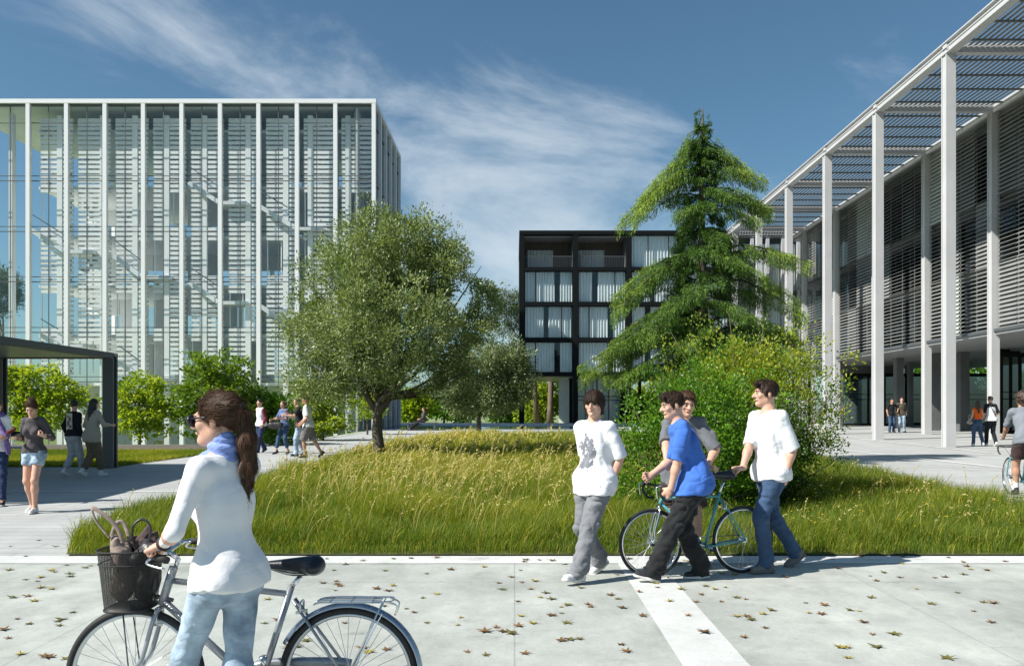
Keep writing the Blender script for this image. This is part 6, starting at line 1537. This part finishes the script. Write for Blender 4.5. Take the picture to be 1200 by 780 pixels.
rw = dict(label='man in black and white T-shirt and black trousers seen from behind by the column', at=(PX(1161.5,Y2_),Y2_), yaw=176, h=1.82, vox=.0095, eyes=False, head=(0,0,0), hair='short', hairm=HB, feet=dict(L=(.10,-.16,0,0), R=(-.12,.16,.10,0)),
  arms=dict(L=dict(w=(.04,-.16,-.46)), R=dict(w=(-.08,-.24,-.30))), wear=dict(legs=dict(m=BLKC, loose=.012), top=dict(m=WT, sleeve_m=BLKC, loose=.020, hem=-.04, sleeve=.45), shoes=dict(m=SW, sole=SOLE)))
r_ = person(rw); j = rw['_j']
sdfobj('shoulder_yoke', [rc(j['nb']+np.array([.15,.0,-.06]), j['nb']+np.array([-.15,.0,-.06]), .088,.088,.03), rc(j['nb']+np.array([0,.03,-.05]), j['nb']+np.array([0,.03,-.10]), .11,.09,.04)], .0095, BLKC, r_)
sb = MB(); sb.tube(bez([tuple(j['nb']+np.array(v)) for v in ((.10,-.02,.02),(.06,.15,-.10),(-.10,.165,-.40),(-.19,.05,-.50))],6), .014, 6); sb.build('strap', DKL, r_, smooth=True)
# --- cyclist
cb_ = (8.70, 14.62); cyaw = 79
bc = bicycle('teal bicycle ridden by the cyclist at the right edge', cb_[0], cb_[1], cyaw, M['teal'], Rw=.335, wb=1.0, style='road', forkm=M['teal'])
def cw(lx, ly, z): a = R(cyaw); return (cb_[0]+lx*math.cos(a)-ly*math.sin(a), cb_[1]+lx*math.sin(a)+ly*math.cos(a), gz(cb_[1])+z)
atc = cw(-.24,0,0)[:2]; cy = cyaw+90
hL, hR = cw(.44,.19,.90), cw(.44,-.19,.90)
person(dict(label='cyclist in gray T-shirt and brown shorts riding away at the right edge of the picture', at=atc, yaw=cy, z=gz(cb_[1]), h=1.80, vox=.0075, eyes=False, skin=SKIN2, head=(8,2,0), hair='curly', hairm=HB,
  pelvis=(0,-.02,.985), lean=16, slump=12, feet=dict(L=(.115,-.20,0,0,-4,.06), R=(-.115,-.28,0,0,0,.34)), knee=dict(L=(.15,-1,.2), R=(-.15,-1,.3)),
  arms=dict(L=dict(w=W2L(atc,cy,hL), rel=False, curl=.8, pole=(.9,.5,-.3), d=(0,-.9,-.3)), R=dict(w=W2L(atc,cy,hR), rel=False, curl=.8, pole=(-.9,.5,-.3), d=(0,-.9,-.3))),
  wear=dict(legs=dict(m=BRN, loose=.030, end=.36, name='shorts'), top=dict(m=cloth('mid_grey_cotton', (.20,.22,.25), .06), loose=.030, hem=-.08, sleeve=.5), shoes=dict(m=SB, sole=SB, sock=WT, sock_h=.14))))
# --- someone resting at the pool's corner
Yb_ = foot(504); xb_ = PX(489, Yb_)
bn = thing('bench', 'low dark bench at the left corner of the pool', 'bench', (xb_+.25, Yb_, gz(Yb_)))
MB().box(-.9,.9,-.22,.22,.38,.45).build('seat', M['steel_dark'], bn)
for q in (-.75,.75): MB().box(q-.05,q+.05,-.2,.2,0,.379).build('leg', M['steel_dark'], bn)
person(dict(label='person in dark clothes sitting with legs stretched out at the corner of the pool', at=(xb_+.30,Yb_), yaw=-80, h=1.72, fem=True, vox=.012, eyes=False, head=(0,0,0), hair='long', hairm=HB, pelvis=(0,.0,.54), lean=-12, feet=dict(L=(.10,-.72,0,0), R=(-.10,-.66,0,0)),
  arms=dict(L=dict(w=(.0,-.30,-.36)), R=dict(w=(.0,-.28,-.36))), wear=dict(legs=dict(m=BLKC, loose=.04, end=.95), top=dict(m=CHR, loose=.02, hem=.0, sleeve=.93), shoes=dict(m=SB, sole=SB))))

# ================================================================ fallen leaves
def leafshape(seed, sz):
    g = random.Random(seed); V=[(0,0,.006)]; n=5; ring=[]
    for i in range(n*2):
        a = i*math.pi/n + g.uniform(-.09,.09); r_ = sz*(g.uniform(.44,.56) if i % 2 == 0 else g.uniform(.17,.22)); z = (.004+.018*g.random()) if i%2==0 else .004+.006*g.random(); ring.append((math.cos(a)*r_, math.sin(a)*r_, z))
    V += ring; Fc = [(0,1+i,1+(i+1)%(2*n)) for i in range(2*n)]
    mb = MB(); mb.add(V,Fc); mb.tube([(0,0,.006),(-sz*.25,sz*.1,.006),(-sz*.42,sz*.13,.012)], .0016, 4); return mb
LV = [('brown', (.14,.07,.02), 'dark brown'), ('yellow', (.30,.235,.03), 'yellow'), ('olive', (.13,.115,.02), 'olive'), ('rust', (.20,.10,.03), 'rusty brown')]
protos = {}
for c, col_, nm in LV:
    m = mat('leaf_'+c, col_, .7, var=.35, vscale=25)
    for k in range(2):
        o = leafshape(len(protos)+3, .105).build('fallen_leaf', m); COL.objects.unlink(o); protos[(c,k)] = o
known = [(616,656,'brown'),(632,656.5,'brown'),(647,657,'brown'),(737,655,'olive'),(610,668,'olive'),(627,680.5,'yellow'),(681,688.5,'olive'),(640,694.5,'olive'),(607,704.5,'brown'),(657.5,711,'yellow'),(646,721,'brown'),(624.5,730,'yellow'),(692,710.8,'rust'),(715,697,'brown'),(724,701.5,'olive'),(729.5,712,'brown'),(749,693.8,'rust'),(753,721.5,'brown'),(784.5,704.5,'yellow'),(770,688.6,'rust'),(798,690.5,'yellow'),(806.5,721.6,'rust'),(815,705,'rust'),(826,741.5,'brown'),(728,755,'brown'),(734,763,'rust'),(827,686.5,'olive'),(838,690,'yellow'),(850,688,'yellow'),(822,696.5,'rust'),(863,700,'olive'),(874,702,'rust'),(863,722,'yellow'),(880,726,'olive'),(802,657,'yellow'),(1012,729,'brown'),(1110,771,'olive'),(1048,743,'olive'),(1162,729,'brown'),(1141,716,'rust'),(1020,700,'olive'),(966,709,'rust'),(948,718,'yellow'),(905,715,'olive'),
 (383,655,'brown'),(461,655,'brown'),(405,661,'olive'),(425,657,'olive'),(391,668,'olive'),(451,668.5,'olive'),(500,672,'rust'),(378,683,'rust'),(395,684,'olive'),(461,686,'yellow'),(455,692,'brown'),(393,691.5,'olive'),(388,701,'rust'),(313,702,'yellow'),(495,700.5,'olive'),(512,696,'yellow'),(395,709,'rust'),(410,712,'olive'),(450,710,'rust'),(476,713,'olive'),(280,719,'olive'),(310,730,'olive'),(326,726,'brown'),(500,729.5,'olive'),(453,761,'brown'),(82,672,'olive'),(30,679,'olive'),(100,665,'brown'),(60,690,'yellow'),(40,704,'yellow'),(15,700,'olive'),(78,662,'olive'),(12,640,'brown'),(45,633,'olive'),(65,640,'olive'),(30,652,'brown'),(20,725,'brown'),(10,668,'olive'),(60,668,'yellow')]
g = random.Random(17)
_cl = [(g.uniform(-5,1200), 652+118*g.random()**1.5) for _ in range(38)]
while len(known) < 205:
    c0_ = g.choice(_cl); px, py = (c0_[0]+g.gauss(0,26), c0_[1]+g.gauss(0,6)) if g.random() < .62 else (g.uniform(-5,1200), 652+118*g.random()**1.5)
    if not (-5 < px < 1200 and 652 < py < 776): continue
    if 100 < px < 330 and py > 690: continue
    known.append((px, py, g.choice(['brown','yellow','olive','olive','rust'])))
cn_ = {c:n for c,_,n in LV}
for px, py, c in known:
    Yl = foot(py); Xl = PX(px,Yl); o = protos[(c, g.randrange(2))].copy(); COL.objects.link(o)
    band = 8.68 < Yl < 9.1 ; strip = 1.05 < Xl < 1.47
    o.location = (Xl, Yl, gz(Yl)+(.005 if (band or strip) else .001)); o.rotation_euler = (0,0,g.uniform(0,6.28)); s__ = g.uniform(.55,1.12)*(1.2 if py > 735 else 1); o.scale = (s__,)*3
    if Yl < 8.68:
        if strip: zone = 'on the pale strip across the paving'
        elif px < 300: zone = 'on the paving beyond the bicycle basket'
        elif px < 400: zone = 'on paving beyond the bicycle saddle'
        elif px < 510: zone = 'on the paving above the bicycle rear wheel'
        elif px < 600: zone = 'on paving between bicycle and walkers'
        elif px < 737: zone = 'on paving before the walkers'
        elif px < 900: zone = 'on paving right of the pale strip'
        elif px < 1060: zone = 'on paving right of the youths'
        else: zone = 'on the paving at the right edge'
        zone += ', far side' if py < 690 else (', middle distance' if py < 722 else ', near the camera')
    elif band: zone = 'on the pale band along the meadow, ' + ('left of the saddle' if px < 340 else 'right of the saddle' if px < 640 else 'by the walkers' if px < 940 else 'at the right')
    else: zone = 'on the left path beside the meadow'
    size_ = 'small ' if s__ < .78 else 'large ' if s__ > 1.0 else ''
    nm_ = '%s%s fallen leaf %s' % (size_, cn_[c], zone)
    tag(o, nm_, 'leaf', nm_)

for o in COL.objects:
    for k in ('_o','_fx','_rx'):
        if k in o: del o[k]
